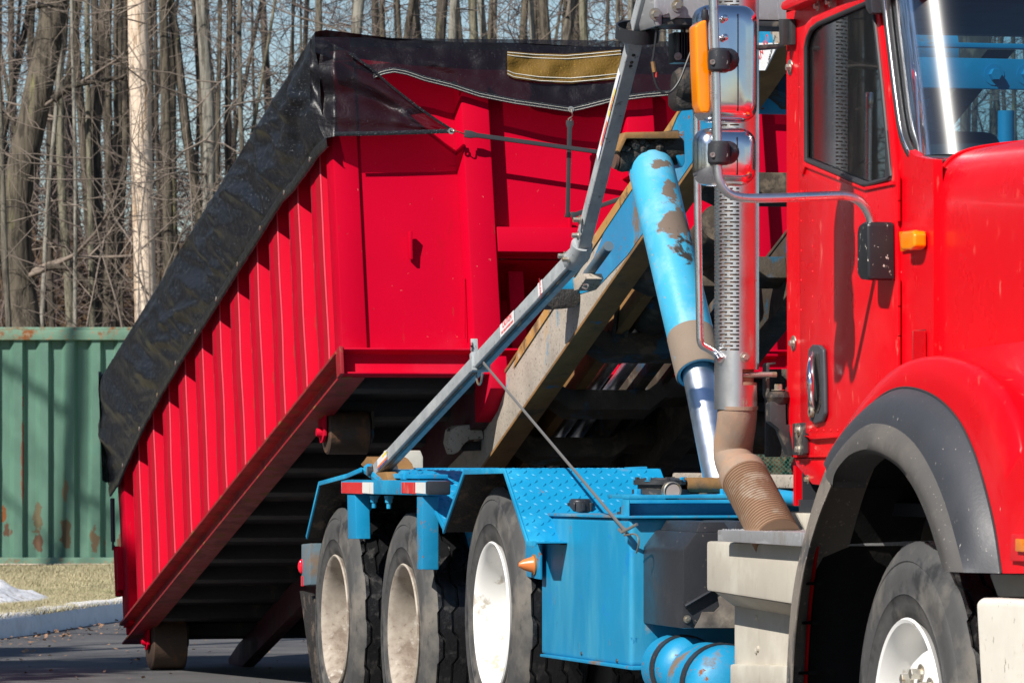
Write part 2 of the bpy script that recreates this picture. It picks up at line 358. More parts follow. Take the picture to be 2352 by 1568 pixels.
def meshcloth(name, col, dens, spark, rgh=.33, wrk=0.0, grain=.004, thr=.64):
    m = bpy.data.materials.new(name); m.use_nodes = True; n = m.node_tree.nodes; l = m.node_tree.links; b = n['Principled BSDF']
    tc = n.new('ShaderNodeTexCoord')
    v = n.new('ShaderNodeTexNoise'); v.inputs['Scale'].default_value = 170; v.inputs['Detail'].default_value = 3; l.new(tc.outputs['Object'], v.inputs['Vector'])
    r = n.new('ShaderNodeValToRGB'); r.color_ramp.elements[0].position = thr; r.color_ramp.elements[0].color = (*col, 1); r.color_ramp.elements[1].position = thr + .05; r.color_ramp.elements[1].color = (*spark, 1)  # pale specks in the colour stand for glints on the weave
    l.new(v.outputs['Fac'], r.inputs[0])
    l.new(r.outputs[0], b.inputs['Base Color']); b.inputs['Roughness'].default_value = rgh
    b.inputs['Specular IOR Level'].default_value = .42 if grain == .0014 else .40
    n2 = n.new('ShaderNodeTexNoise'); n2.inputs['Scale'].default_value = 95; n2.inputs['Detail'].default_value = 2; l.new(tc.outputs['Object'], n2.inputs['Vector'])
    bp = n.new('ShaderNodeBump'); bp.inputs['Strength'].default_value = .9; bp.inputs['Distance'].default_value = grain; l.new(n2.outputs['Fac'], bp.inputs['Height'])
    mp = n.new('ShaderNodeMapping'); mp.inputs['Rotation'].default_value = (0, R(-25), 0); mp.inputs['Scale'].default_value = (.9, 3, 6); l.new(tc.outputs['Object'], mp.inputs[0])
    n3 = n.new('ShaderNodeTexNoise'); n3.inputs['Scale'].default_value = 2.6; n3.inputs['Detail'].default_value = 5; n3.inputs['Distortion'].default_value = .9; l.new(mp.outputs[0], n3.inputs['Vector'])
    b3 = n.new('ShaderNodeBump'); b3.inputs['Strength'].default_value = wrk; b3.inputs['Distance'].default_value = .12; l.new(n3.outputs['Fac'], b3.inputs['Height']); l.new(b3.outputs[0], bp.inputs['Normal']); l.new(bp.outputs[0], b.inputs['Normal'])
    b.inputs['Alpha'].default_value = dens
    return m
M['tarp'] = meshcloth('black_mesh_tarp', (.008, .0095, .0125), .985, (.45, .47, .50), .36, .0, .0014, .66)
M['tarp_front'] = meshcloth('black_mesh_front', (.005, .0045, .007), .84, (.10, .10, .11), .40, .12, .0012, .68)
M['tarp_hem'] = meshcloth('black_vinyl_hem', (.018, .019, .021), 1, (.20, .21, .21))
M['tarp_yellow'] = meshcloth('yellow_mesh_patch', (.13, .07, .004), 1, (.34, .19, .02), .75)
M['thread'] = mat('thread', (.62, .60, .52), .8)
# setting
M['asphalt'] = mat('asphalt', (.088, .086, .088), .85, layers=[((.125, .12, .118), 1.1, .45, .7, .85), ((.11, .11, .11), 160, .62, .7, .9), ((.16, .12, .09), 22, .76, .79, .9)], bump=(130, .6, .006), var=.15, varscale=.6)
M['curb'] = mat('concrete_kerb', (.82, .80, .80), .85, layers=[((.45, .43, .42), 3, .5, .85, .9), ((.70, .68, .66), 18, .6, .75, .9)], bump=(30, .4, .008))
M['soil'] = mat('grass_ground', (.30, .25, .14), .95, layers=[((.15, .155, .07), 3, .45, .65, 1), ((.26, .21, .11), 9, .5, .7, 1)], bump=(25, .8, .03))
M['blade'] = mat('grass_blade', (.44, .385, .23), .8, layers=[((.22, .24, .09), .8, .56, .85, .8)], var=.25, varscale=40)
M['litter'] = mat('leaf_litter', (.12, .075, .045), .95, layers=[((.22, .14, .08), 8, .5, .62, 1), ((.05, .035, .022), 5, .55, .7, 1)], bump=(10, 1, .08), var=.3)
M['leaf'] = mat('dry_leaf', (.30, .17, .10), .8, var=.5, varscale=9)
M['snow'] = mat('old_snow', (.70, .70, .72), .7, layers=[((.35, .33, .31), 14, .5, .72, .9)], bump=(12, .6, .03))
_GR = cw(((-900 - HX) / F * 52 + (560 - HX) / F * 52) / 2, 53.2, 0)
_gs = [(tuple(at(a, b, 52.05) - _GR), (.25, rx_, rz_), c_, .9, 9) for a, b, rx_, rz_, c_ in ((18, 1215, .045, .10, (.12, .06, .035)), (85, 1190, .05, .15, (.12, .10, .055)), (88, 1245, .05, .10, (.11, .06, .035)), (150, 1225, .06, .16, (.12, .085, .045)), (217, 1235, .05, .12, (.13, .09, .05)), (280, 1240, .05, .10, (.12, .06, .035)), (52, 1050, .018, .7, (.22, .08, .05)), (10, 1180, .03, .1, RUST), (150, 1130, .03, .1, (.18, .14, .08)))]
M['green'] = mat('green_container', (.095, .20, .145), .6, layers=[((.14, .26, .19), 1.2, .5, .8, .6), ((.09, .22, .17), 2, .6, .8, .6), ((.33, .10, .045), 9, .80, .84, .9), (RUST, 2.2, .80, .90, .9, .3, (3, 3, .7))], bump=(8, .15, .01), var=.06, spots=_gs)
M['green_rail'] = mat('green_rail', (.15, .27, .19), .65, layers=[(RUST, 3, .56, .68, .9), ((.3, .2, .12), 20, .6, .7, .9)], bump=(10, .3, .01))
M['pole'] = mat('bare_wood_pole', (.70, .56, .43), .8, layers=[((.33, .20, .10), 4, .52, .68, .85, .3, (3, 3, .25)), ((.68, .56, .45), 9, .5, .7, .85, 0, (3, 3, .2))], bump=(14, .7, .02), stretch=(2.2, 2.2, .25), var=.2)
M['net'] = mat('green_plastic_net', (.02, .16, .11), .5)
barks = []
for i, (c, d) in enumerate([((.115, .095, .068), (.04, .033, .024)), ((.165, .145, .11), (.06, .05, .04)), ((.26, .245, .205), (.11, .10, .08)), ((.085, .068, .05), (.03, .025, .02)), ((.19, .175, .125), (.075, .07, .045))]):
    barks.append(mat('bark_%d' % i, c, .9, layers=[(d, 5, .48, .62, .95, .2, (4, 4, .5)), ((.20, .19, .08), 1.1, .66, .8, .95)], bump=(8, .9, .03), stretch=(3, 3, .5), var=.25, varscale=6))
M['twig'] = mat('twigs', (.19, .15, .12), .85, var=.3, varscale=1)
M['twig_far'] = mat('far_twigs', (.12, .09, .08), .9, var=.35, varscale=.4)
# ------------------------------------------------------------ ground, kerb, grass, container, pole, woods
def kind(o, k='structure'): o['kind'] = k; return o
g = MB(); G = []
for i in range(41):
    X = -150 + 300 * i / 40; row = []
    for Y in (-60, -10, 5, 15, 25, 35, 45, 54, 60, 70, 85, 110, 160, 400):
        z = 0 if Y <= 54 else interp([(54, 0), (60, .25), (70, .9), (85, 2.0), (110, 3.6), (160, 5), (400, 6)], Y)
        if 54 < Y < 200: z += .15 * noise.noise(Vector((X * .15, Y * .15, 0)))
        row.append(cw(X, Y, z - .03 if Y > 54 else z))
    G.append(row)
lit_rows = [r[7:] for r in G]
kind(g.grid([r[:8] for r in G]).build('asphalt_ground', M['asphalt'], weld=False))
kind(MB().grid(lit_rows).build('wood_floor', M['litter'], weld=False))
# kerb line on the ground
KP = [(-900, 1700), (-250, 1512), (-60, 1474), (40, 1461), (100, 1454), (170, 1441), (285, 1424), (420, 1411), (600, 1400), (900, 1388), (1400, 1375), (2200, 1362)]
kb = resample(smooth([sz(a, b, 0) for a, b in KP], 3), 160)
def offs(path, d):
    out = []
    for i, p in enumerate(path):
        t = (path[min(i + 1, len(path) - 1)] - path[max(i - 1, 0)]).normalized()
        out.append(p + Vector((t.y, -t.x, 0)) * d * (1 if Vector((t.y, -t.x, 0)).dot(FWD) > 0 else -1))
    return out
rows = []
for i, p in enumerate(kb):
    n_ = (offs(kb, 1)[i] - p) if i == 0 else nn[i]
    if i == 0:
        o1 = offs(kb, 1); nn = [b - a for a, b in zip(kb, o1)]; n_ = nn[0]
    wv = .012 * noise.noise(Vector((i * .35, 0, 0)))
    rows.append([p + n_ * a + UP * (h + (wv if h > .1 else 0)) for a, h in ((0, -.05), (.012, .10), (.03, .145), (.06, .158), (.20, .156), (.22, .06))])
kerb = MB().grid(rows).build('kerb', M['curb'], ang=60, normals=False)
kind(kerb)
# grass sheet behind the kerb
def gz(Y, Y0): return lerp(.135, .02, clamp((Y - Y0) / max(2, 50.5 - Y0)))
rows = []
for i, p in enumerate(kb):
    p0 = p + nn[i] * .205; Yk = (p0 - CAM).dot(FWD); Xk = (p0 - CAM).dot(RGT); r_ = []
    for k in range(14):
        t = k / 13; Y = lerp(Yk, 54.6, t)
        r_.append(cw(Xk * lerp(1, 54.6 / max(Yk, 5), t), Y, gz(Y, Yk) + .02 * noise.noise(Vector((Xk * 2, Y, 0))) * (0 < k < 13)))
    rows.append(r_)
kind(MB().grid(rows).build('grass_verge', M['soil'], weld=False))
# grass blades (seen part of the verge)
gv, gf = [], []; rnd = random.Random(3)
n_b = 0
while n_b < 70000:
    px = rnd.uniform(-40, 330); Y = rnd.uniform(30, 51.6) if rnd.random() < .5 else rnd.uniform(32, 40)
    X = (px - HX) / F * Y
    ky = interp([((q - CAM).dot(RGT) / (q - CAM).dot(FWD) * F + HX, (q + nn[j] * .24 - CAM).dot(FWD)) for j, q in enumerate(kb) if 20 < j], px)
    if Y < ky + .02: continue
    z = gz(Y, ky); c = cw(X, Y, z - .005); a = rnd.uniform(0, 6.28); h = rnd.uniform(.015, .045) * (1 + .6 * noise.noise(Vector((X * 1.3, Y * .6, 5)))); ww = .0032
    d = Vector((math.cos(a), math.sin(a), 0)); k = rnd.uniform(.2, 1.3)
    n0 = len(gv); gv += [c - d * ww, c + d * ww, c + Vector((-d.y, d.x, 0)) * h * k + UP * h]; gf.append((n0, n0 + 1, n0 + 2)); n_b += 1
gb = MB(); gb.v = gv; gb.f = gf
kind(gb.build('grass_blades', M['blade'], weld=False, smooth=False), 'stuff')
# fallen leaves and crumbs along the kerb and on the asphalt
lf = MB(); rnd = random.Random(5)
for i in range(900):
    if i < 420:
        j = rnd.randint(40, 120); q = kb[j] - nn[j] * abs(rnd.gauss(0, .35)) + Vector((rnd.uniform(-.1, .1), rnd.uniform(-.1, .1), 0))
    else:
        q = sz(rnd.uniform(-20, 720), rnd.uniform(1440, 1600), 0)
        if rnd.random() < .72: continue
    s_ = rnd.uniform(.008, .026) * (1 if i < 420 else .8); a = rnd.uniform(0, 6.28); u = Vector((math.cos(a), math.sin(a), rnd.uniform(-.3, .3))) * s_; v = Vector((-math.sin(a), math.cos(a), rnd.uniform(0, .8))) * s_ * .7
    q = q + UP * .012
    lf.add([q - u, q - v * .8, q + u * .9, q + v], [(0, 1, 2), (0, 2, 3)])
kind(lf.build('fallen_leaves', M['leaf'], weld=False, smooth=False), 'stuff')
# old snow patch on the grass
G = []
c0 = sz(-30, 1378, .12)
for i in range(25):
    row = []
    for j in range(25):
        a, b = -1 + i / 12, -1 + j / 12; rr_ = math.hypot(a, b)
        h = max(0, 1 - rr_ ** 2.2) * (.13 + .10 * noise.noise(Vector((a * 2.2, b * 2.2, 3))) + .03 * noise.noise(Vector((a * 9, b * 9, 3))))
        row.append(c0 + RGT * (a * .50) + FWD * (b * 1.3) + UP * (h - .02))
    G.append(row)
tag(MB().grid(G).build('snow_patch', M['snow'], weld=False, ang=80), 'low heap of grey old snow on the grass behind the kerb', 'snow')

# green shipping container
YC = 52.0
def gc(px): return (px - HX) / F * YC
x0, x1 = gc(-900), gc(560)
root = empty('shipping_container', cw((x0 + x1) / 2, YC + 1.2, 0), 'faded green corrugated shipping container with rust streaks standing on the grass', 'container')
pitch = .282; dep = .07; z0, z1 = .085, 2.47
prof = []; x = x0 + .1; ph = (gc(92) - x) % pitch; x = x + ph - pitch
while x < x1 - .1:
    prof += [(x, 0), (x + .085, 0), (x + .120, dep), (x + .225, dep)]; x += pitch
prof = [p for p in prof if p[0] > x0 + .08]
rows = [[cw(a + .006 * noise.noise(Vector((a * 3, k, 0))) , YC + .03 + b + .006 * noise.noise(Vector((a * 2, k * .9, 7))), lerp(z0, z1, k / 14)) for a, b in prof] for k in range(15)]
MB().grid(rows).build('side_panel', M['green'], root, ang=20)
def cbox(xa, xb, ya, yb, za, zb): 
    A = [cw(xa, ya, za), cw(xb, ya, za), cw(xb, yb, za), cw(xa, yb, za)]
    return MB().prism(A, UP * (zb - za))
cbox(x0, x1, YC, YC + .06, 2.46, 2.57).build('top_rail', M['green_rail'], root, bevel=.008)
cbox(x0, x1, YC - .005, YC + .08, .015, .10).build('bottom_rail', M['green_rail'], root, bevel=.008)
cbox(x0 + .02, x1 - .02, YC + .03, YC + 2.4, 2.565, 2.60).build('roof', M['green_rail'], root, bevel=.01)
cbox(x0, x0 + .1, YC, YC + 2.4, .04, 2.56).build('end_wall', M['green'], root)
cbox(x1 - .1, x1, YC, YC + 2.4, .04, 2.56).build('end_wall', M['green'], root)
cbox(x0, x1, YC + 2.35, YC + 2.42, .04, 2.56).build('back_panel', M['green'], root)
# timber plank under the container
kp = cbox(x0, x1, YC - .06, YC + .1, -.02, .035)
tag(kp.build('timber_sleeper', M['pole'], None, bevel=.005), 'long weathered timber lying under the front edge of the green container', 'timber')

# bare wooden pole
YP = 57.0
pt, pb = at(312, -140, YP), at(337, 800, YP); d = pt - pb
pb0 = pb - d * (pb.z / d.z); pt0 = pb + d * 1.35
path = [pb0.lerp(pt0, i / 60) for i in range(61)]
pm = MB().tube(path, [lerp(.142, .115, i / 60) * (1 + .02 * noise.noise(Vector((i * .8, 0, 0)))) for i in range(61)], 28)
tag(pm.build('utility_pole', M['pole'], None, ang=60, origin=pb0), 'pale bare wooden utility pole standing behind the green container', 'utility pole')

# green net fence behind the truck
YF = 45.0; xa, xb = (1420 - HX) / F * YF, (2150 - HX) / F * YF
root = empty('net_fence', cw((xa + xb) / 2, YF, 0), 'green plastic mesh fence seen low down between truck frame and cab', 'fence')
nv = MB(); cs = .042; nxs = int((xb - xa) / cs); nz_ = int(1.5 / cs)
for i in range(nxs):
    for j in range(nz_):
        a = cw(xa + i * cs, YF + .03 * noise.noise(Vector((i * .1, j * .1, 0))), .02 + j * cs); jx = .25 * cs * noise.noise(Vector((i * .5, j * .5, 2)))
        for sgn in (1, -1):
            p = a + RGT * (0 if sgn > 0 else cs) + UP * 0; q = a + RGT * (cs + jx if sgn > 0 else jx) + UP * cs
            wd = RGT * .0022
            nv.add([p - wd, p + wd, q + wd, q - wd], [(0, 1, 2, 3)])
kind(nv.build('net', M['net'], root, weld=False, smooth=False), 'stuff')
for i in range(4):
    p = cw(lerp(xa, xb, i / 3), YF + .05, 0); MB().tube([p, p + UP * 1.7], .025, 10).build('post', M['dark_steel'], root)

# woods --------------------------------------------------------------
def branchy(mb, p, d, L, r, depth, rnd, seg=6, nside=5, curve=.35):
    path = [p]; dd = d.normalized(); rs = [r]
    for i in range(seg):
        dd = (dd + Vector((rnd.gauss(0, curve), rnd.gauss(0, curve), rnd.gauss(0, curve) + .06)) * .5).normalized()
        path.append(path[-1] + dd * (L / seg)); rs.append(r * (1 - .85 * (i + 1) / seg))
    mb.tube(path, [max(.0025, q) for q in rs], nside, cap=False)
    if depth > 0:
        for k in range(rnd.randint(3, 5) if depth > 1 else rnd.randint(2, 4)):
            t = rnd.uniform(.25, .95); j = min(seg - 1, int(t * seg)); q = path[j].lerp(path[j + 1], t * seg - j)
            ax = (path[j + 1] - path[j]).normalized(); s_ = Vector((rnd.gauss(0, 1), rnd.gauss(0, 1), rnd.gauss(.2, .6))); s_ = (s_ - ax * s_.dot(ax)).normalized()
            branchy(mb, q, ax * .7 + s_, L * rnd.uniform(.35, .6), rs[j] * .5 + .0015, depth - 1, rnd, max(4, seg - 1), 4 if nside > 4 else 3, curve)
def tree(top, bot, wpx, Y, bark, label, seed, nb=9, side=0, h=14, cat='tree', group='bare trees of the wood behind the yard'):
    rnd = random.Random(seed); s = F / Y
    pt_, pb_ = at(top, 0, Y), at(bot, 750, Y); d = pt_ - pb_
    gz_ = interp([(54, 0), (60, .22), (70, .87), (85, 1.97), (110, 3.5)], Y) - .1
    b0 = pb_ - d * ((pb_.z - gz_) / d.z); t0 = pb_ + d * ((h - pb_.z) / d.z)
    n_ = 34; r0 = wpx / s / 2; path = []; rr_ = []
    for i in range(n_ + 1):
        t = i / n_; p = b0.lerp(t0, t); a = r0 * 1.5
        p = p + RGT * a * noise.noise(Vector((t * 5, seed, 0))) + FWD * a * noise.noise(Vector((t * 5, seed, 9)))
        path.append(p); flare = 1 + .6 * math.exp(-t * 30)
        rr_.append(r0 * lerp(1.12, .45, t) * flare * (1 + .07 * noise.noise(Vector((t * 22, seed, 4)))))
    root = empty('bare_tree', b0, label, cat, group)
    MB().tube(path, rr_, 14, cap=False).build('trunk', barks[bark], root, weld=False, ang=80, normals=False)
    bm_ = MB()
    for k in range(nb):
        t = rnd.uniform(.12, .9); j = int(t * n_); a = rnd.uniform(0, 6.28)
        if side: a = 0 if side > 0 else math.pi; a += rnd.gauss(0, .7)
        dr = RGT * math.cos(a) + FWD * math.sin(a) + UP * rnd.uniform(-.15, .9)
        branchy(bm_, path[j], dr, rnd.uniform(1.2, 3.4) * (1 if r0 > .06 else .6), max(.006, rr_[j] * rnd.uniform(.12, .32)), 2, rnd)
    kind(bm_.build('branches', M['twig'], root, weld=False, ang=80, normals=False), 'stuff')
    return root, path
TREES = [
 (-12, 20, 15, 56, 1, 'slim trunk leaning left at the very left edge of the picture'),
 (101, 52, 78, 59, 0, 'thickest dark ridged trunk left of the utility pole'),
 (147, 96, 12, 60, 2, 'thin pale stem crossing right behind the thickest trunk'),
 (112, 118, 17, 62, 3, 'narrow dark trunk directly right of the thickest trunk'),
 (126, 163, 22, 61, 4, 'trunk leaning right, two trunks right of the thickest one'),
 (198, 212, 16, 59, 4, 'mossy grey green trunk, left one of a close pair'),
 (219, 226, 20, 60, 3, 'dark trunk, right one of a close pair left of the pole'),
 (168, 172, 10, 57.5, 2, 'pale slender sapling stem above the green container'),
 (250, 256, 11, 66, 1, 'slim straight trunk just left of the utility pole'),
 (272, 278, 15, 63, 0, 'brown trunk nearly touching the utility pole on its left'),
 (376, 388, 26, 58, 0, 'dark trunk just right of the utility pole'),
 (356, 366, 11, 68, 3, 'thin dark stem showing at the right edge of the pole'),
 (473, 482, 33, 57, 2, 'broad pale smooth beech trunk right of the pole'),
 (457, 452, 10, 66, 1, 'thin stem hugging the left side of the pale beech'),
 (500, 504, 13, 63, 0, 'narrow trunk close behind the pale beech on its right'),
 (522, 526, 17, 61, 3, 'dark trunk second to the right of the pale beech'),
 (538, 541, 9, 70, 0, 'thin dark stem between two stouter trunks right of the beech'),
 (551, 553, 13, 60, 1, 'straight grey trunk above the sloping black tarpaulin'),
 (628, 512, 9, 64, 4, 'thin stem leaning strongly right above the sloping tarpaulin'),
 (672, 668, 9, 67, 1, 'slim trunk left of the tarpaulin peak'),
 (690, 689, 7, 73, 1, 'thinnest stem left of the tarpaulin peak'),
 (735, 733, 21, 58, 1, 'trunk rising right behind the peak of the tarpaulin'),
 (817, 770, 31, 57, 2, 'stout pale trunk above the left part of the tarpaulin top'),
 (872, 930, 10, 66, 3, 'thin dark trunk leaning left above the tarpaulin top'),
 (914, 950, 13, 62, 0, 'dark brown trunk left of the wider trunks above the tarpaulin'),
 (944, 946, 10, 69, 2, 'slender grey stem above the middle of the tarpaulin top'),
 (958, 1040, 13, 64, 1, 'leaning stem just left of the mossy dark trunk'),
 (1006, 998, 32, 57, 3, 'broad dark mossy trunk above the tarpaulin top'),
 (1035, 1026, 25, 58, 2, 'pale trunk side by side with the mossy dark one'),
 (1052, 1110, 19, 60, 1, 'grey trunk leaning left above the tarpaulin top'),
 (1086, 1120, 26, 59, 4, 'left stem of the widest double trunk above the tarpaulin'),
 (1110, 1150, 22, 58.5, 2, 'right stem of the widest double trunk above the tarpaulin'),
 (1137, 1140, 10, 70, 1, 'thin stem right of the double trunk'),
 (1206, 1210, 13, 65, 4, 'slim pale trunk left of the yellow tarpaulin patch'),
 (1226, 1250, 18, 60, 2, 'medium pale trunk above the left end of the yellow patch'),
 (1246, 1300, 28, 57.5, 0, 'stout brown trunk leaning left above the yellow patch'),
 (1318, 1180, 28, 58, 1, 'stout trunk leaning right above the yellow patch'),
 (1347, 1354, 24, 59, 4, 'straight olive trunk above the right end of the yellow patch'),
 (1398, 1372, 11, 66, 3, 'thin dark stem between the olive trunk and the grey arm'),
 (1417, 1418, 13, 62, 1, 'slim trunk just left of the black ring on the arm'),
 (1446, 1446, 20, 60, 2, 'trunk seen right behind the black ring on the arm'),
 (1520, 1524, 16, 61, 1, 'trunk under the aluminium box beside the work lamp'),
 (1468, 1480, 9, 72, 0, 'far thin stem seen behind the black ring'),
]
for i, (a, b, w_, Y, bk, lb) in enumerate(TREES):
    r_, p_ = tree(a, b, w_, Y, bk, lb, 11 + i * 7, nb=14 if w_ > 60 else 7, side=1 if i == 1 else 0)
    if i == 1:   # big drooping limbs to the right of the thick trunk
        lb_ = MB(); rnd = random.Random(2)
        for pts, r0 in (([(104, 614), (130, 612), (165, 618), (200, 650), (240, 690), (285, 748)], .045), ([(122, 230), (150, 205), (190, 190), (285, 178)], .055), ([(64, 20), (90, 12), (135, 14), (165, 14)], .04)):
            P_ = smooth([at(x_, y_, 58.6) for x_, y_ in pts], 3)
            lb_.tube(P_, [lerp(r0, r0 * .45, k / (len(P_) - 1)) for k in range(len(P_))], 10, cap=False)
            for k in range(9):
                q = P_[rnd.randint(2, len(P_) - 2)]; branchy(lb_, q, RGT * rnd.uniform(-.2, 1) + UP * rnd.uniform(-.6, .7) + FWD * rnd.uniform(-.4, .2), rnd.uniform(.5, 1.4), .008, 2, rnd, 6, 4)
        kind(lb_.build('limbs', barks[3], r_, weld=False, ang=80, normals=False), 'stuff')
# long low twigs in front of the left trunks belong to a shrub at the wood's edge
root = empty('edge_shrub', cw(gc(60), 54.8, 0), 'leafless shrub with long pale arching twigs in front of the left trunks', 'shrub')
sb = MB(); rnd = random.Random(21)
for k in range(46):
    px = rnd.uniform(-60, 700); base = at(px, rnd.uniform(-60, 620), rnd.uniform(54.8, 57)); a = rnd.choice([-1, 1])
    branchy(sb, base, RGT * a + UP * rnd.uniform(-.7, .5), rnd.uniform(1.2, 2.6), rnd.uniform(.006, .012), 2, rnd, 8, 4, .45)
st = MB()
for k in range(7):
    p = cw(gc(rnd.uniform(-60, 500)), 54.8 + rnd.uniform(0, 1.5), 0); branchy(st, p, UP + RGT * rnd.uniform(-.2, .2), 6, .02, 1, rnd, 10, 5, .15)
kind(st.build('stems', M['twig'], root, weld=False, normals=False, ang=80), 'stuff'); kind(sb.build('twigs', M['twig'], root, weld=False, normals=False, ang=80), 'stuff')
# far thicket: one mass of thin trunks and twigs
def thicket(name, px0, px1, Y0, Y1, ntr, ntw, seed, tall=1.0):
    rnd = random.Random(seed); tk = MB()
    for k in range(ntr):
        Y = rnd.uniform(Y0, Y1); px = rnd.uniform(px0, px1); p = at(px, 700, Y); p.z = interp([(54, 0), (60, .22), (70, .87), (85, 1.97), (110, 3.5), (160, 5)], Y) - .2
        r = rnd.uniform(.03, .10) * (1 if rnd.random() < .8 else 1.8); ln = RGT * rnd.gauss(0, .5)
        pth = [p + UP * (13 * tall * t) + ln * (t * 2) + RGT * .25 * noise.noise(Vector((t * 4, k, 0))) for t in (0, .1, .2, .3, .4, .5, .65, .8, 1)]
        tk.tube(pth, [r * lerp(1, .4, i / 8) for i in range(9)], 5, cap=False)
    kind(tk.build(name + '_trunks', barks[3 if seed % 2 else 0], None, weld=False, normals=False, ang=80), 'stuff')
    tw = MB()
    for k in range(ntw):
        Y = rnd.uniform(Y0, Y1); px = rnd.uniform(px0, px1); py = rnd.uniform(-500 if tall == 1 else -2700, 760) if rnd.random() < .65 else rnd.uniform(380, 780)
        p = at(px, py, Y); a = rnd.uniform(0, 6.28); d_ = RGT * math.cos(a) + FWD * math.sin(a) * .5 + UP * rnd.uniform(-.3, .9)
        n_ = 5; L = rnd.uniform(.7, 2.4); path = [p]; r = rnd.uniform(.004, .013) * tall
        for i in range(n_):
            d_ = (d_ + Vector((rnd.gauss(0, .3), rnd.gauss(0, .3), rnd.gauss(0, .3)))).normalized(); path.append(path[-1] + d_ * L / n_)
        tw.tube(path, [r * lerp(1, .35, i / n_) for i in range(n_ + 1)], 3, cap=False)
        for q in range(2):
            j = rnd.randint(1, n_ - 1); e = (d_ + Vector((rnd.gauss(0, 1), rnd.gauss(0, 1), rnd.gauss(0, 1)))).normalized()
            tw.tube([path[j], path[j] + e * L * .2, path[j] + (e + Vector((0, 0, rnd.gauss(0, .4)))) * L * .42], [r * .6, r * .5, r * .25], 3, cap=False)
    kind(tw.build(name + '_twigs', M['twig_far'], None, weld=False, normals=False, smooth=False), 'stuff')
thicket('thicket', -200, 2500, 62, 105, 130, 8500, 4)
thicket('left_wood', -5200, -250, 58, 95, 380, 9000, 5, 2.1)
rnd = random.Random(77); tk = MB(); tw = MB()
for k in range(300):
    p = cw(rnd.uniform(-48, -27), rnd.uniform(-45, 62), -.1); r = rnd.uniform(.06, .2); ln = RGT * rnd.gauss(0, .8)
    tk.tube([p + UP * (22 * t) + ln * t + RGT * .5 * noise.noise(Vector((t * 3, k, 0))) for t in (0, .15, .3, .5, .7, 1)], [r * lerp(1, .3, i / 5) for i in range(6)], 5, cap=False)
    for q in range(14):
        t = rnd.uniform(.12, 1); a = rnd.uniform(0, 6.28); b_ = p + UP * 22 * t + ln * t; d_ = Vector((math.cos(a), math.sin(a), rnd.uniform(0, 1))) * rnd.uniform(1, 3)
        tw.tube([b_, b_ + d_ * .5 + UP * rnd.uniform(-.2, .2), b_ + d_ + UP * rnd.uniform(-.3, .5)], [.03, .02, .008], 3, cap=False)
cn = MB()
for k in range(5200):
    X = rnd.uniform(-38, -31); Y = rnd.uniform(-40, 60); z = rnd.uniform(0, 17); a = rnd.uniform(0, 6.28)
    if noise.noise(Vector((Y * .16, z * .12, 1))) < -.18: continue
    p = cw(X, Y, z); u = Vector((math.cos(a), math.sin(a), rnd.uniform(-.6, 0))) * rnd.uniform(.4, 1.1); v = Vector((-math.sin(a), math.cos(a), rnd.uniform(-.4, .4))) * rnd.uniform(.15, .4)
    cn.add([p - u, p - v, p + u, p + v], [(0, 1, 2, 3)])
kind(cn.build('side_wood_conifers', mat('dark_conifer', (.03, .045, .025), .85), None, weld=False, smooth=False, normals=False), 'stuff')
kind(tk.build('side_wood_trunks', barks[3], None, weld=False, normals=False, ang=80), 'stuff')
kind(tw.build('side_wood_twigs', M['twig_far'], None, weld=False, normals=False, smooth=False), 'stuff')
# brush layer low between the trunks
bw = MB(); rnd = random.Random(8)
for k in range(9000):
    Y = rnd.uniform(70, 110); px = rnd.uniform(-200, 1000) if k % 3 else rnd.uniform(1400, 2100); p = at(px, rnd.uniform(560, 820) if k % 3 else rnd.uniform(900, 1100), Y); a = rnd.uniform(0, 6.28)
    u = (RGT * math.cos(a) + UP * math.sin(a) + FWD * rnd.uniform(-.5, .5)) * rnd.uniform(.1, .4); v = (UP * math.cos(a) - RGT * math.sin(a)) * rnd.uniform(.02, .09)
    bw.add([p - u, p - v, p + u, p + v], [(0, 1, 2, 3)])
kind(bw.build('brushwood', M['litter'], None, weld=False, smooth=False, normals=False), 'stuff')

# bare trees beside the yard, left of the view (their shade falls on asphalt and container)
for i, (X, Y, r0, lb) in enumerate([(-11.0, 20.6, .15, 'nearer bare tree beside the yard, left of the view'), (-12.8, 42.5, .22, 'farther bare tree beside the yard, left of the view')]):
    rnd = random.Random(90 + i); b0 = cw(X, Y, 0)
    path = [b0 + UP * (15 * t) + RGT * .5 * noise.noise(Vector((t * 3, i, 0))) for t in [k / 20 for k in range(21)]]
    root = empty('bare_tree', b0, lb, 'tree', 'bare trees beside the yard')
    MB().tube(path, [lerp(r0, .05, k / 20) for k in range(21)], 12, cap=False).build('trunk', barks[1], root, weld=False, ang=80, normals=False)
    bm_ = MB()
    for k in range(24):
        j = rnd.randint(6, 19); a = rnd.uniform(0, 6.28)
        branchy(bm_, path[j], Vector((math.cos(a), math.sin(a), rnd.uniform(.1, .9))), rnd.uniform(2.5, 5), rnd.uniform(.03, .07), 3, rnd, 6, 4, .3)
    kind(bm_.build('branches', M['twig'], root, weld=False, ang=80, normals=False), 'stuff')

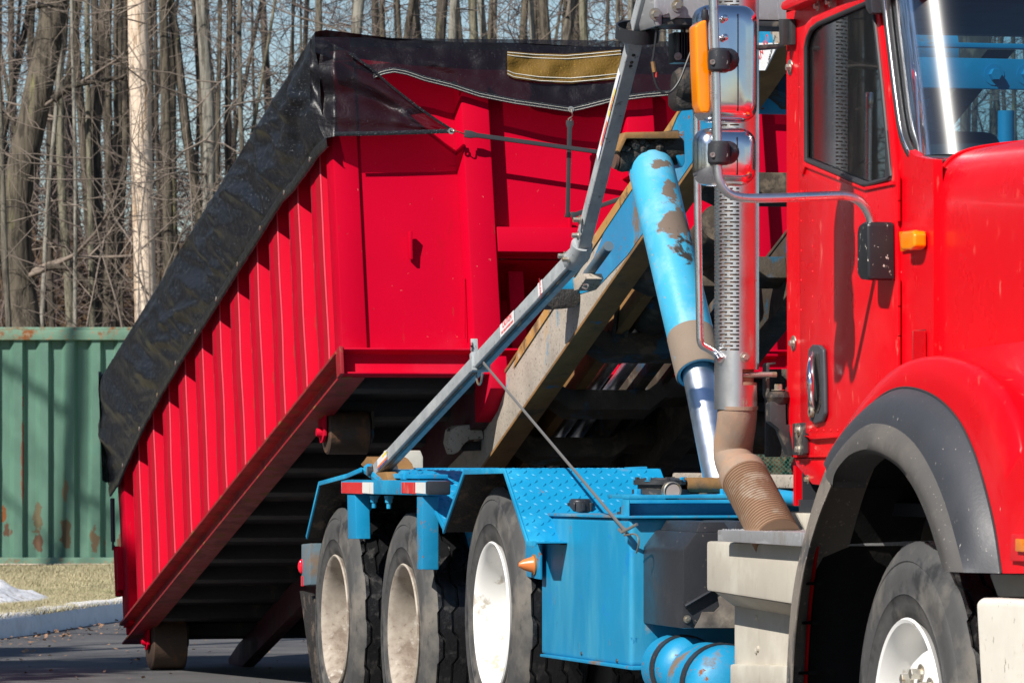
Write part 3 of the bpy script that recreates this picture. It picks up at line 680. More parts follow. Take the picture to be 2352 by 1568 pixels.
# two unseen conifers added left of the view to shade the asphalt by the kerb
for i, (X, Y, zt, lb) in enumerate([(-9.1, 20.6, 9.8, 'nearer unseen conifer added left of the view to shade the asphalt'), (-9.9, 22.4, 9.2, 'farther unseen conifer added left of the view to shade the asphalt')]):
    rnd = random.Random(40 + i); b0 = cw(X, Y, 0)
    root = empty('conifer', b0, lb, 'conifer', 'unseen conifers added for their shade')
    MB().tube([b0, b0 + UP * zt], [.12, .03], 10, cap=False).build('trunk', barks[3], root, weld=False, normals=False)
    cr = MB()
    for k in range(2600):
        z = rnd.uniform(2.2, zt); rr_ = (1.45 * min(1, (zt - z) / 3.2) ** .7) * rnd.uniform(.25, 1) ** .5; a = rnd.uniform(0, 6.28)
        if noise.noise(Vector((a * 1.3, z * 1.1, i * 5))) < -.12: continue
        p = b0 + Vector((math.cos(a) * rr_, math.sin(a) * rr_, z)); d_ = Vector((math.cos(a), math.sin(a), rnd.uniform(-.5, .1))) * rnd.uniform(.12, .3); e_ = Vector((-math.sin(a), math.cos(a), rnd.uniform(-.4, .4))) * rnd.uniform(.04, .10)
        cr.add([p - d_, p - e_, p + d_, p + e_], [(0, 1, 2, 3)])
    kind(cr.build('needles', mat('conifer_needles', (.04, .07, .035), .8) if i == 0 else bpy.data.materials['conifer_needles'], root, weld=False, smooth=False, normals=False), 'stuff')
# ------------------------------------------------------------ tilted red roll-off container
TB = R(13.1)
F0 = Vector((-21.59, 0, 1.647))
EU = Vector((-math.cos(TB), 0, -math.sin(TB)))      # towards the rear
EH = Vector((-math.sin(TB), 0, math.cos(TB)))       # up, square to the floor
NF = -EU
def B(u, y, h): return F0 + EU * u + EH * h + Vector((0, y, 0))
def fp(px, py, off=0.0): return onplane(px, py, F0 + NF * off, NF)   # on the front face
def bl(p): d = p - F0; return d.dot(EU), p.y, d.dot(EH)
BOXL, BOXH, YN, YFAR = 6.47, 1.58, 4.45, 6.87
def bbox(mb, u0, u1, y0, y1, h0, h1):
    A = [B(u0, y0, h0), B(u1, y0, h0), B(u1, y1, h0), B(u0, y1, h0)]
    return mb.prism(A, EH * (h1 - h0))
roll = empty('roll_off_box', B(BOXL / 2, 5.65, 0), 'red ribbed steel roll-off box tilted up at its front behind the blue hoist', 'dumpster')
rb = roll
# near side: sheet, ribs, rails
sheet = MB(); G = []
for i in range(80):
    u = .10 + (BOXL - .12) * i / 79
    G.append([B(u, YN + .068 + .003 * noise.noise(Vector((u * 4, k * .6, 0))), lerp(.08, 1.50, k / 12)) for k in range(13)])
sheet.grid(G).build('side_sheet', M['red_box'], rb, ang=30)
NP = 12; PIT = (BOXL - .45) / (NP - 1)
pm = MB(); u0 = .42
pts = [(-.118, .07), (-.115, 0), (.0, .0), (.118, .002), (.135, .07)]      # from front to rear
pts = [(-.135, .07), (-.118, .002), (0, 0), (.115, 0), (.118, .07)]
rr = random.Random(4)
def rib():
    pm = MB(); Gp = []; ph = rr.uniform(0, 50)
    for k in range(15):
        h = lerp(.07, 1.50, k / 14); dn = .006 * noise.noise(Vector((h * 2.5, ph, 0))); Gp.append([B(u0 + a + (.006 * noise.noise(Vector((h * 3, ph, 5))) if a > .1 else 0), YN + b + (dn if b < .05 else 0), h) for a, b in pts])
    o = pm.grid(Gp).build('side_rib', M['red_box'], rb, bevel=.004, ang=25, origin=B(u0, YN, 0))
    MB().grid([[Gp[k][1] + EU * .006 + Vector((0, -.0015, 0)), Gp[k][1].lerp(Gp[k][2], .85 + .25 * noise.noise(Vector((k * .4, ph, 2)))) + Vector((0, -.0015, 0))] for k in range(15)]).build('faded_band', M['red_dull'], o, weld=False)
    MB().tube([g_[1] + Vector((0, .001, 0)) for g_ in Gp], .0042, 6).build('rib_highlight', M['red_edge'], o)  # painted highlight line on the rib's front edge
    MB().grid([[g_[3] + EU * .001 + Vector((0, .004, 0)), g_[3] + EU * (.020 + .008 * noise.noise(Vector((g_[3].z * 4, ph, 8)))) + Vector((0, .003, 0))] for g_ in Gp]).build('seam_shade', M['grease'], o, weld=False)  # dark strip paints the shade inside the seam behind each rib
    return o
ribs = [rib()]
for i in range(1, NP):
    o = rib(); o.location = o.location + EU * (PIT * i); ribs.append(o)
bbox(MB(), -.01, .15, YN, YN + .12, .05, 1.52).build('corner_post', M['red_box'], rb, bevel=.007)
bbox(MB(), BOXL - .16, BOXL, YN - .005, YN + .12, .05, 1.52).build('rear_post', M['red_box'], rb, bevel=.015)
rail = MB()
A = [(YN + .10, .085), (YN - .035, .085), (YN - .035, .070), (YN + .028, .066), (YN + .028, -.022), (YN - .022, -.030), (YN - .022, -.042), (YN + .10, -.042)]
rail.loops([B(-.02, a, b) for a, b in A], [B(BOXL + .02, a, b) for a, b in A])
rail.build('bottom_rail', M['red_rail'], rb, bevel=.003)
bbox(MB(), -.02, BOXL, YN - .04, YN + .11, 1.49, 1.60).build('top_rail', M['red_box'], rb, bevel=.02)
bbox(MB(), .0, BOXL, YFAR - .12, YFAR, .05, 1.58).build('far_side_wall', M['red_box'], rb, bevel=.01)
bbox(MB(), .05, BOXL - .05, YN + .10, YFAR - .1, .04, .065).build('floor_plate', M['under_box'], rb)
# front wall
def fq(px, py):
    p = fp(px, py); return (p.y, bl(p)[2])
yA, yB = YN + .11, YFAR
open_ = [(fq(1143, 590)[0], .052), (fq(1143, 590)[0], fq(1143, 590)[1]), (6.33, fq(1143, 590)[1]), (6.33, .052)]
fw = MB()
Y1_, H1_ = open_[1]
plate(fw, [(yA, .05), (Y1_, .05), (Y1_, H1_), (6.33, H1_), (6.33, .05), (yB, .05), (yB, 1.56), (yA, 1.56)], [], F0 - NF * .03, Vector((0, 1, 0)), EH, NF, .02)
fw.build('front_wall', M['red_box'], rb, ang=20)
# recessed pocket behind the opening
pk = MB()
a, b, c_, d_ = B(.05, Y1_, .05), B(.05, Y1_, H1_), B(.05, 6.33, H1_), B(.05, 6.33, .05); bk = EU * .75
pk.add([a, b, c_, d_, a + bk, b + bk + EH * 0, c_ + bk, d_ + bk], [(0, 1, 5, 4), (1, 2, 6, 5), (2, 3, 7, 6), (4, 5, 6, 7), (0, 4, 7, 3)])
pk.build('hook_pocket', M['red_box'], rb, smooth=False, normals=False)
bbox(MB(), .1, .16, fq(1180, 640)[0], fq(1215, 640)[0], .05, H1_ - .04).build('pocket_rib', M['red_box'], rb, bevel=.005)
# posts and cross channel on the front wall
def fpost(name, pxl, pxr, h0, h1, prot, chan=True):
    yl, yr = fq(pxl, 600)[0], fq(pxr, 600)[0]; m_ = MB()
    A = [(yl - .018, 0), (yl, prot), (yr, prot), (yr + .004, 0)]
    m_.loops([B(.01, p, h0) + NF * q for p, q in A], [B(.01, p, h1) + NF * q for p, q in A])
    return m_.build(name, M['red_box'], rb, bevel=.008)
fpost('front_post', 1070, 1133, .055, 1.40, .09)
fpost('front_post', 1449, 1512, .93, 1.40, .09)
fpost('front_post', 1700, 1762, .055, 1.40, .09)
fpost('corner_plate', 800, 821, .05, 1.5, .006)
m_ = MB(); hA, hB = fq(1200, 588)[1], fq(1200, 531)[1]
A = [(hA, 0), (hA, .085), (hB, .085), (hB + .01, 0)]
m_.loops([B(.01, fq(1134, 560)[0], p) + NF * q for p, q in A], [B(.01, fq(1701, 560)[0], p) + NF * q for p, q in A])
m_.build('cross_channel', M['red_box'], rb, bevel=.006)
# lower front channel
m_ = MB(); A = [(.085, .0), (.085, .09), (.075, .09), (.07, .03), (-.02, .03), (-.026, .075), (-.035, .075), (-.035, .0)]
m_.loops([B(.0, YN - .015, p) + NF * q for p, q in A], [B(.0, YFAR, p) + NF * q for p, q in A])
m_.build('front_sill', M['red_box'], rb, bevel=.003)
fc = MB(); fc.bb(0, 0, 0, 0, 0, 0) if False else None
bbox(fc, -.095, .0, YN - .03, YN - .012, -.04, .09); fc.build('sill_end_plate', M['red_rail'], rb, bevel=.003)
# weld beads
for (px, ya_, yb_) in ((1065, 420, 520), (1067, 640, 780), (1137, 600, 640)):
    w_ = MB()
    for k in range(int((yb_ - ya_) / 3)):
        w_.sphere(fp(px, ya_ + k * 3, .03) , .0045, 6)
    kind(w_.build('weld_bead', M['red_box'], rb), 'stuff')
# tabs on the front wall
def tab(px, py, hgt=.10, label=None):
    c = fp(px, py, 0); m_ = MB(); u = EH; s_ = Vector((0, 1, 0))
    A = [c - u * hgt * .5, c + u * hgt * .3, c + u * hgt * .5 + NF * .02, c + u * hgt * .45 + NF * .05, c - u * hgt * .1 + NF * .035, c - u * hgt * .55 + NF * .03]
    m_.prism(A, s_ * .014); return m_.build('tie_hook', M['red_box'], rb, bevel=.003)
tab(937, 565, .13); tab(1303, 520, .07)
# floor cross members
NC = 12
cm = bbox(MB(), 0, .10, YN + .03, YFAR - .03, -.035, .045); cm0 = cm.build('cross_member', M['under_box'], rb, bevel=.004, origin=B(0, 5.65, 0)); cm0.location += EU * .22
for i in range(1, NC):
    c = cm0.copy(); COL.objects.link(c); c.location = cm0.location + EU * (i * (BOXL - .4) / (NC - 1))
# long sills with nose
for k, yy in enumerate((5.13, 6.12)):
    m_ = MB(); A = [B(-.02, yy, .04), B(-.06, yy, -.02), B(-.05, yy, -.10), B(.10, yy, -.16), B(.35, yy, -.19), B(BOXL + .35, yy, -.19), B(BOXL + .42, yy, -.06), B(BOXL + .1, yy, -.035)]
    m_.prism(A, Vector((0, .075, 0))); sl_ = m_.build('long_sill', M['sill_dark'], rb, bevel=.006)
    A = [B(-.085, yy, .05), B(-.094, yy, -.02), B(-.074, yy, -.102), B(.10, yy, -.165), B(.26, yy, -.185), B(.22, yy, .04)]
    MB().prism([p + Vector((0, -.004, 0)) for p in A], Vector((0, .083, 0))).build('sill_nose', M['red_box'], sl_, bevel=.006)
# hook nose plate (red piece in front of the sill)
# rollers
def roller(name, u, yv, r, wdt, hc):
    c = B(u, yv, hc); m_ = MB().lathe([(.02, 0), (r - .008, 0), (r, .006), (r, wdt - .006), (r - .008, wdt), (.02, wdt)], c, (0, 1, 0), 36)
    o = m_.build(name, mat('roller_rust', (.06, .035, .022), .65, layers=[((.14, .06, .025), 8, .55, .7, .8)], bump=(25, .5, .01)) if 'roller_rust' not in bpy.data.materials else bpy.data.materials['roller_rust'], rb)
    for s_, yy in ((0, yv - .022), (1, yv + wdt + .008)):
        b_ = MB(); A = [c + EU * -.085 + EH * (-hc - .02), c + EU * .075 + EH * (-hc - .02), c + EU * .05 - EH * .04, c + EU * .0 - EH * (.05), c - EU * .06 - EH * .03]
        A = [Vector((p.x, yy, p.z)) for p in A]; b_.prism(A, Vector((0, .014, 0))); bo = b_.build('roller_bracket', M['red_box'] if s_ == 0 else M['under'], rb, bevel=.003)
        MB().lathe([(.0, -.025), (.018, -.025), (.026, -.012), (.026, 0)], Vector((c.x, yy, c.z)), (0, 1, 0), 10).build('roller_pin', M['red_box'], bo)
roller('roller', .80, 4.525, .105, .20, -.105)
roller('roller', .80, 6.55, .105, .20, -.105)
# rear rollers touch the ground
ur = 6.12; hr = -.095; c = B(ur, 0, hr); rrad = c.z / 1.0 - 0.0
roller('roller', ur, 4.53, c.z - .003, .20, hr)
roller('roller', ur, 6.55, c.z - .003, .20, hr)
# rear door with hinges
bbox(MB(), BOXL + .005, BOXL + .06, YN + .01, YFAR - .02, .02, 1.55).build('rear_door', M['red_box'], rb, bevel=.01)
for h in (.28, .95):
    hg = MB(); bbox(hg, BOXL - .01, BOXL + .10, YN - .035, YN + .03, h, h + .26); hg.lathe([(.0, 0), (.022, 0), (.022, .3), (0, .3)], B(BOXL + .09, YN - .02, h - .02), EH, 12)
    hg.build('door_hinge', M['red_box'], rb, bevel=.006)
lt = MB().tube([B(BOXL + .13, YN - .03, .86), B(BOXL + .13, YN - .035, .60)], .014, 8); lt.tube([B(BOXL + .13, YN - .035, .60), B(BOXL + .12, YN - .04, .55), B(BOXL + .07, YN - .04, .56)], .007, 6)
tag(lt.build('rubber_strap', M['rubber_strap'], None, origin=B(BOXL + .13, YN - .03, .7)), 'short black rubber strap hanging at the rear door hinge of the red box', 'strap')

# ------------------------------------------------------------ black mesh tarpaulin over the box
tarp = empty('mesh_tarpaulin', B(2.5, 4.5, 1.6), 'black mesh tarpaulin draped over the top of the red box with a yellow patch', 'tarpaulin')
def wr(a, b, s=0.0):
    v = Vector((a, b, s)); return noise.noise(v) + .5 * noise.noise(v * 2.1)
TOPY = YN - .075
LOWPX = [(790, 306), (766, 316), (740, 341), (715, 378), (680, 425), (655, 450), (610, 523), (560, 602), (510, 682), (430, 808), (380, 892), (340, 966), (300, 1052), (281, 1096)]
_lp = sorted([(bl(S0)[0], bl(S0)[2]) for S0 in [sy(a, b, YN - .02) for a, b in LOWPX]])
def side_low(u): return interp(_lp, u)
def ridge(a, b, c): return 1 - 2.2 * abs(noise.noise(Vector((a, b, c))))
G = []
NU = 420
TOPW = 0.16
def top_h(u, y): return BOXH + .022 - .05 * math.sin(math.pi * clamp((y - TOPY) / 2.5)) + .02 * wr(u * .8, y * 1.2, 3)
for i in range(NU + 1):
    u = lerp(-.10, 6.62, i / NU); row = []
    for k in range(9):    # top, from far side to near edge
        y = lerp(YFAR + .03, TOPY + .05, k / 8); row.append(B(u, y, top_h(u, y) if k < 8 else BOXH + .025))
    hl = side_low(u); hang = 1
    ht = BOXH + .015
    fr = clamp(1 - u / 1.6)
    for k in range(45):
        t = k / 44; h = lerp(ht, hl, t)
        # diagonal folds sweeping from the front corner, long folds further back
        s_ = u * .9 + (ht - h) * 1.5
        v_ = (ht - h); en = math.sin(math.pi * min(1, t * 1.02)) ** .6
        c1 = v_ * .80 + u * .42; c2 = v_ * .9 + u * .18; al = u * .35 - v_ * .3
        w_ = .062 * en * ridge(c1 * 3.6, al * .9, 5) + .036 * en * ridge(c2 * 7.5 + .4 * wr(u * .7, v_ * 2, 4), al * 1.3, 8) + .018 * en * ridge(c1 * 11 + .5 * wr(u * 1.5, v_ * 3, 6), al * 3, 12) + .004 * en * ridge(c2 * 26, u * 4, 3)
        w_ += fr * .040 * en * math.sin(19 * v_ - 4.0 * u + 2.2 * wr(u * .8, v_ * 2, 9))
        w_ = (w_ - .045 * en) * (clamp((u + .10) / .35) * .9 + .1)
        w_ *= lerp(1, .45, clamp((u - 4.8) / 1.2))
        w_ += .0035 * wr(u * 16, v_ * 24, 2)
        y = TOPY - .012 * math.sin(t * 2.5) + .045 * t - w_ - (.015 * clamp((u - 5.9) / .5) * math.sin(t * math.pi))
        row.append(B(u, y, h))
    G.append(row)
MB().grid(G).build('side_drape', M['tarp'], tarp, weld=False, ang=80, normals=False)
hem = MB(); Gh = []
for i in range(NU + 1):
    p, q = G[i][-1], G[i][-2]; n_ = Vector((0, -1, 0)); Gh.append([q.lerp(p, -.2) + n_ * .007, p.lerp(q, .1) + n_ * .012, p + n_ * .008 - EH * .035, p - n_ * .002 - EH * .037])
hem.grid(Gh).build('side_hem', M['tarp_hem'], tarp, weld=False, ang=80, normals=False)
for k in range(10):
    u = .28 + k * .64; i = int((u + .10) / 6.72 * NU); p = G[i][-1] + Vector((0, -.016, 0)) - EH * .012
    MB().lathe([(.006, 0), (.012, 0), (.012, -.004), (.006, -.004), (.006, 0)], p, (0, 1, 0), 12).build('grommet', M['steel'], tarp)
# bunched rear corner
G = []
for i in range(14):
    a = math.pi * i / 13; G.append([B(6.55 + (.07 + .04 * wr(i * .5, k * .5, 6)) * math.sin(a) , TOPY - .02 + .16 * (1 - math.cos(a)) * .5 - .03 * math.sin(a) * wr(k * .8, i * .3, 2), lerp(BOXH + .05, BOXH - .62, k / 13) ) for k in range(14)])
MB().grid(G).build('corner_bunch', M['tarp'], tarp, weld=False, ang=80, normals=False)
# rear hanging sheet
G = [[B(6.63 + .02 * wr(y_ * 2, h_ * 2, 1), lerp(TOPY + .1, YFAR, y_ / 10), lerp(BOXH + .03, BOXH - .5, h_ / 6)) for h_ in range(7)] for y_ in range(11)]
MB().grid(G).build('rear_drape', M['tarp'], tarp, weld=False, ang=80, normals=False)
# front drape (curves traced on the box front, given real distance from it)
TE = [(722, 85), (860, 87), (1000, 89), (1300, 92), (1560, 96), (1900, 102)]
LE = [(722, 120), (800, 150), (857, 172), (880, 163), (905, 158), (935, 164), (975, 178), (1040, 194), (1100, 214), (1180, 230), (1250, 240), (1311, 249), (1350, 240), (1400, 227), (1480, 216), (1560, 209), (1700, 206), (1900, 214)]
def fcurve(x, t):
    yt, yl = interp(TE, x), interp(LE, x); return lerp(yt, yl, t)
def foff(x, t): return .10 + .035 * t + .016 * wr(x * .006, t * 2.5, 4) + .03 * t * wr(x * .004, t, 8) + .012 * math.sin(t * 3.1) * wr(x * .02, t * 1.5, 2)
G = []
for i in range(150):
    x = 724 + (1900 - 724) * i / 149; G.append([fp(x, fcurve(x, k / 20), foff(x, k / 20)) for k in range(21)])
MB().grid(G).build('front_drape', M['tarp_front'], tarp, weld=False, ang=80, normals=False)
Gh = []
for i in range(150):
    x = 857 + (1900 - 857) * i / 149; y_ = interp(LE, x); o_ = foff(x, 1)
    Gh.append([fp(x, y_ - 4, o_ + .006), fp(x, y_ - 1, o_ + .012), fp(x, y_ + 9, o_ + .010), fp(x, y_ + 10, o_)])
MB().grid(Gh).build('front_hem', M['tarp_hem'], tarp, weld=False, ang=80, normals=False)
for dy in (1, 7):
    P_ = [fp(x, interp(LE, x) + dy, foff(x, 1) + .0135) for x in range(862, 1890, 8)]
    MB().tube(P_, .0011, 4).build('stitching', M['thread'], tarp)
# folded corner flap
TU = [(708, 90), (745, 92), (800, 118), (850, 152), (900, 196), (960, 243), (1005, 274), (1046, 300)]
TL = [(708, 235), (745, 318), (768, 313), (850, 312), (920, 310), (980, 308), (1046, 306)]
G = []
for i in range(90):
    x = 712 + (1045 - 712) * i / 89; row = []
    for k in range(21):
        t = k / 20; yy = lerp(interp(TU, x), interp(TL, x), t); f_ = .14 + .022 * wr(x * .012 - t * 2, t * 3.2 + x * .004, 3) * math.sin(math.pi * (t * .9 + .05)) + .025 * math.sin(t * 13 + x * .013) * math.sin(math.pi * t) * clamp((1046 - x) / 250)
        f_ -= .09 * clamp((768 - x) / 50); row.append(fp(x, yy, f_))
    G.append(row)
MB().grid(G).build('corner_flap', M['tarp_front'], tarp, weld=False, ang=80, normals=False)
for nm, T_, w_ in (('flap_hem', TU[2:], 7), ('flap_hem', TL[2:], -10)):
    Gh = []
    for i in range(60):
        x = T_[0][0] + (1045 - T_[0][0]) * i / 59; y_ = interp(T_, x); Gh.append([fp(x, y_, .155), fp(x, y_ + w_ * .5, .162), fp(x, y_ + w_, .157)])
    MB().grid(Gh).build(nm, M['tarp_hem'], tarp, weld=False, ang=80, normals=False)
# inner fold under the flap and front part
# yellow patch
PT = [(1165, 118), (1230, 123), (1300, 125), (1360, 120), (1425, 114)]; PB = [(1165, 172), (1180, 180), (1240, 189), (1310, 192), (1370, 187), (1434, 180)]
G = []
for i in range(60):
    t = i / 59; row = []
    for k in range(13):
        s_ = k / 12; x = lerp(1165, 1425, t) + 9 * s_ * t; yt, yb = interp(PT, x), interp(PB, x); yy = lerp(yt, yb, s_); tt = (yy - interp(TE, x)) / (interp(LE, x) - interp(TE, x))
        row.append(fp(x, yy, foff(x, tt) + .012 + .009 * math.sin(math.pi * s_) * (math.sin(x * .055 + 3 * s_) + wr(x * .02, s_, 4))))
    G.append(row)
py_ = MB().grid(G).build('yellow_patch', M['tarp_yellow'], tarp, weld=False, ang=80, normals=False)
for dt in (.06, .17, .83, .96):
    kk = dt * 12; P_ = [G[i][int(kk)].lerp(G[i][int(kk) + 1], kk - int(kk)) + NF * .003 for i in range(60)]
    MB().tube(P_, .0022, 4).build('stitching', M['thread'], py_)
# grommets of the front
gr = []
for px, py, off in ((1311, 252, foff(1311, 1) + .02), (1036, 302, .17), (1043, 194, .10)):
    c = fp(px, py, off); MB().lathe([(.007, 0), (.014, 0), (.015, .004), (.007, .004), (.007, 0)], c, NF, 16).build('grommet', M['steel'], tarp); gr.append(c)
# rubber straps with hooks
def strap(label, a, b_, wd, hooks):
    d = (b_ - a).normalized(); o = empty('rubber_strap', a, label, 'strap', None); m_ = MB(); s_ = d.cross(NF).normalized()
    P = [a, a.lerp(b_, .04), a.lerp(b_, .08), a.lerp(b_, .5) , a.lerp(b_, .94), b_]
    W = [.017, .018, .011, .010, .010, .014]
    A = [p + s_ * q for p, q in zip(P, W)] + [p - s_ * q for p, q in reversed(list(zip(P, W)))]
    m_.prism(A, NF * .010).build('band', M['rubber_strap'], o, bevel=.002)
    for h in hooks: MB().tube(smooth(h, 3), .0032, 7).build('hook', M['steel'], o)
    return o
c1 = gr[0]; a = fp(1308, 278, .13); b_ = fp(1303, 500, .10)
strap('black rubber strap hanging straight down from the tarpaulin eyelet', a, b_, .01, [[c1 + NF * .01, c1 + NF * .02 - EH * .02, c1 + Vector((0, .008, 0)) - EH * .035, a + Vector((0, -.008, 0)) + EH * .01, a - EH * .01, a + Vector((0, .012, .01))]])
c2 = gr[1]; a = fp(1066, 308, .15); b_ = fp(1425, 357, .16)
strap('black rubber strap stretched sideways across the front of the red box', a, b_, .01, [[c2 + NF * .01, c2 + NF * .03 + Vector((0, .01, -.005)), a + NF * .01 + Vector((0, -.01, 0)), a]])
a = fp(1311, 497, .12); b_ = fp(1440, 452, .14)
strap('short black rubber strap running up from the tie hook behind the grey arm', a, b_, .01, [])
# ------------------------------------------------------------ the truck
truck = empty('roll_off_truck', Vector((-17.5, 5.65, 0)), 'red and blue roll-off truck with its hoist raised in front of the red box', 'truck')
T = truck
def S(px, py, y): return sy(px, py, y)
def hexbolt(c, n, r=.011, h=.012, washer=True):
    m_ = MB(); n = Vector(n).normalized()
    if washer: m_.lathe([(0, .0), (r * 1.7, 0), (r * 1.7, .003), (0, .003)], c, n, 16)
    m_.lathe([(0, h + .003), (r * .92, h + .003), (r, h), (r, .003)], c, n, 6); return m_
# ---- wheels
def zig(j, k, lo, hi, amp=.011, per=8):
    return (amp if (k % per) < per // 2 else -amp) if lo <= j <= hi else 0
def tyre_prof(W=.28, Rr=.52, deep=.014, ng=3):
    pr = [(.285, .03), (.298, .012), (.318, .004), (.322, .0), (.345, -.006), (.37, -.010), (.372, -.013), (.376, -.010), (.41, -.012), (.44, -.010), (.462, -.004), (.464, -.001), (.468, -.004), (.49, .006), (Rr - .016, .016), (Rr - .006, .024), (Rr - .001, .034)]
    j0 = len(pr); w0 = .04; step = (W - 2 * w0) / (ng)
    for q in range(ng + 1):
        c_ = w0 + step * q + (.006 if q == 0 else -.006 if q == ng else 0); g_ = .007
        pr += [(Rr, c_ - g_), (Rr - deep, c_ - g_ * .6), (Rr - deep, c_ + g_ * .6), (Rr, c_ + g_)]
    j1 = len(pr) - 1
    pr += [(Rr - .004, W - .03), (Rr - .016, W - .016), (.44, W + .006), (.36, W + .006), (.30, W - .01), (.285, W - .03)]
    return pr, j0, j1
def tyre(c, parent, W=.28, Rr=.52):
    pr, j0, j1 = tyre_prof(W, Rr)
    side = MB().lathe(pr[:j0], c, (0, 1, 0), 72); 
    o = side.build('tyre', M['rubber'], parent, ang=50)
    tr = MB().lathe(pr[j0 - 1:], c, (0, 1, 0), 120, wob=lambda j, k: zig(j, k, 1, j1 - j0 + 1)); tr.build('tread', M['tread'], o if parent.parent is None else parent, ang=30)
    return o
def rear_wheel(px, py, y0, rimmat):
    c = S(px, py, y0); c.z = .52 if py > 1425 or px < 900 else .56
    c.z = 1.29 - (py - HY) / (F / (c - CAM).dot(FWD))
    pr = [(.288, .02), (.298, .006), (.302, -.004), (.297, -.010), (.288, -.006), (.279, .010), (.272, .03), (.266, .06), (.262, .11), (.258, .15), (.235, .175), (.19, .19), (.165, .18), (.13, .145), (.125, .10), (.118, .09), (.0, .088)]
    w = MB().lathe(pr, c, (0, 1, 0), 64).build('wheel', rimmat, T, ang=40, origin=c)
    tyre(c, w)
    inner = tyre(c + Vector((0, .33, 0)), w)
    for k in range(10):
        a = 2 * math.pi * k / 10; p = c + Vector((math.cos(a) * .15, .165, math.sin(a) * .15)); 
        hexbolt(p, (0, -1, 0), .016, .03, False).build('wheel_nut', M['steel'], w)
    MB().lathe([(.31, 0), (.31, .6), (.0, .6)], c + Vector((0, .05, 0)), (0, 1, 0), 24).build('brake_drum', M['grease'], w)
    return w
w1 = rear_wheel(772, 1424, 4.40, M['white_rim_dirty']); w2 = rear_wheel(929, 1455, 4.40, M['white_rim_dirty']); w3 = rear_wheel(1132, 1418, 4.40, M['white_rim'])
fc_ = S(2088, 1659, 4.385)
fpr = [(.288, .02), (.298, .006), (.304, -.003), (.299, -.010), (.289, -.006), (.280, .010), (.272, .04), (.268, .10), (.262, .125), (.235, .115), (.205, .06), (.185, .038), (.14, .032), (.112, .030), (.108, .0), (.10, -.035), (.085, -.045), (0, -.05)]
fw_ = MB().lathe(fpr, fc_, (0, 1, 0), 64).build('wheel', M['white_rim'], T, ang=35, origin=fc_)
tyre(fc_, fw_, .34, .525)
for k in range(10):
    a = 2 * math.pi * (k + .35) / 10; p = fc_ + Vector((math.cos(a) * .1425, .032, math.sin(a) * .1425)); hexbolt(p, (0, -1, 0), .017, .030).build('wheel_nut', M['steel'], fw_)
for wv, dy in ((w1, 2.5), (w2, 2.5), (w3, 2.5), (fw_, 2.45)):
    c = copy_tree(wv, T); c.location = wv.location + Vector((0, dy, 0)); c.scale = (1, -1, 1)
# axles and frame
for wv in (w1, w2, w3, fw_):
    c = Vector(wv.matrix_world.translation) if False else rootloc(wv)
    MB().tube([Vector((c.x, 4.75, c.z)), Vector((c.x, 6.5, c.z))], .09, 12).build('axle', M['under'], T)
for yy in (5.18, 6.05):
    MB().bb(-22.6, -12.2, yy, yy + .08, .74, 1.02).build('chassis_rail', M['under'], T, bevel=.006)
for x_ in (-21.5, -20.6, -19.2, -18.0, -16.8, -15.2):
    MB().bb(x_, x_ + .1, 5.25, 6.06, .74, .98).build('chassis_crossbar', M['under'], T, bevel=.006)
MB().bb(-21.9, -19.6, 4.95, 5.2, .60, .80).build('spring_pack', M['under'], T, bevel=.01)
MB().bb(-20.9, -20.6, 4.8, 6.5, .35, .75).build('differential', M['grease'], T, bevel=.08, seg=4)
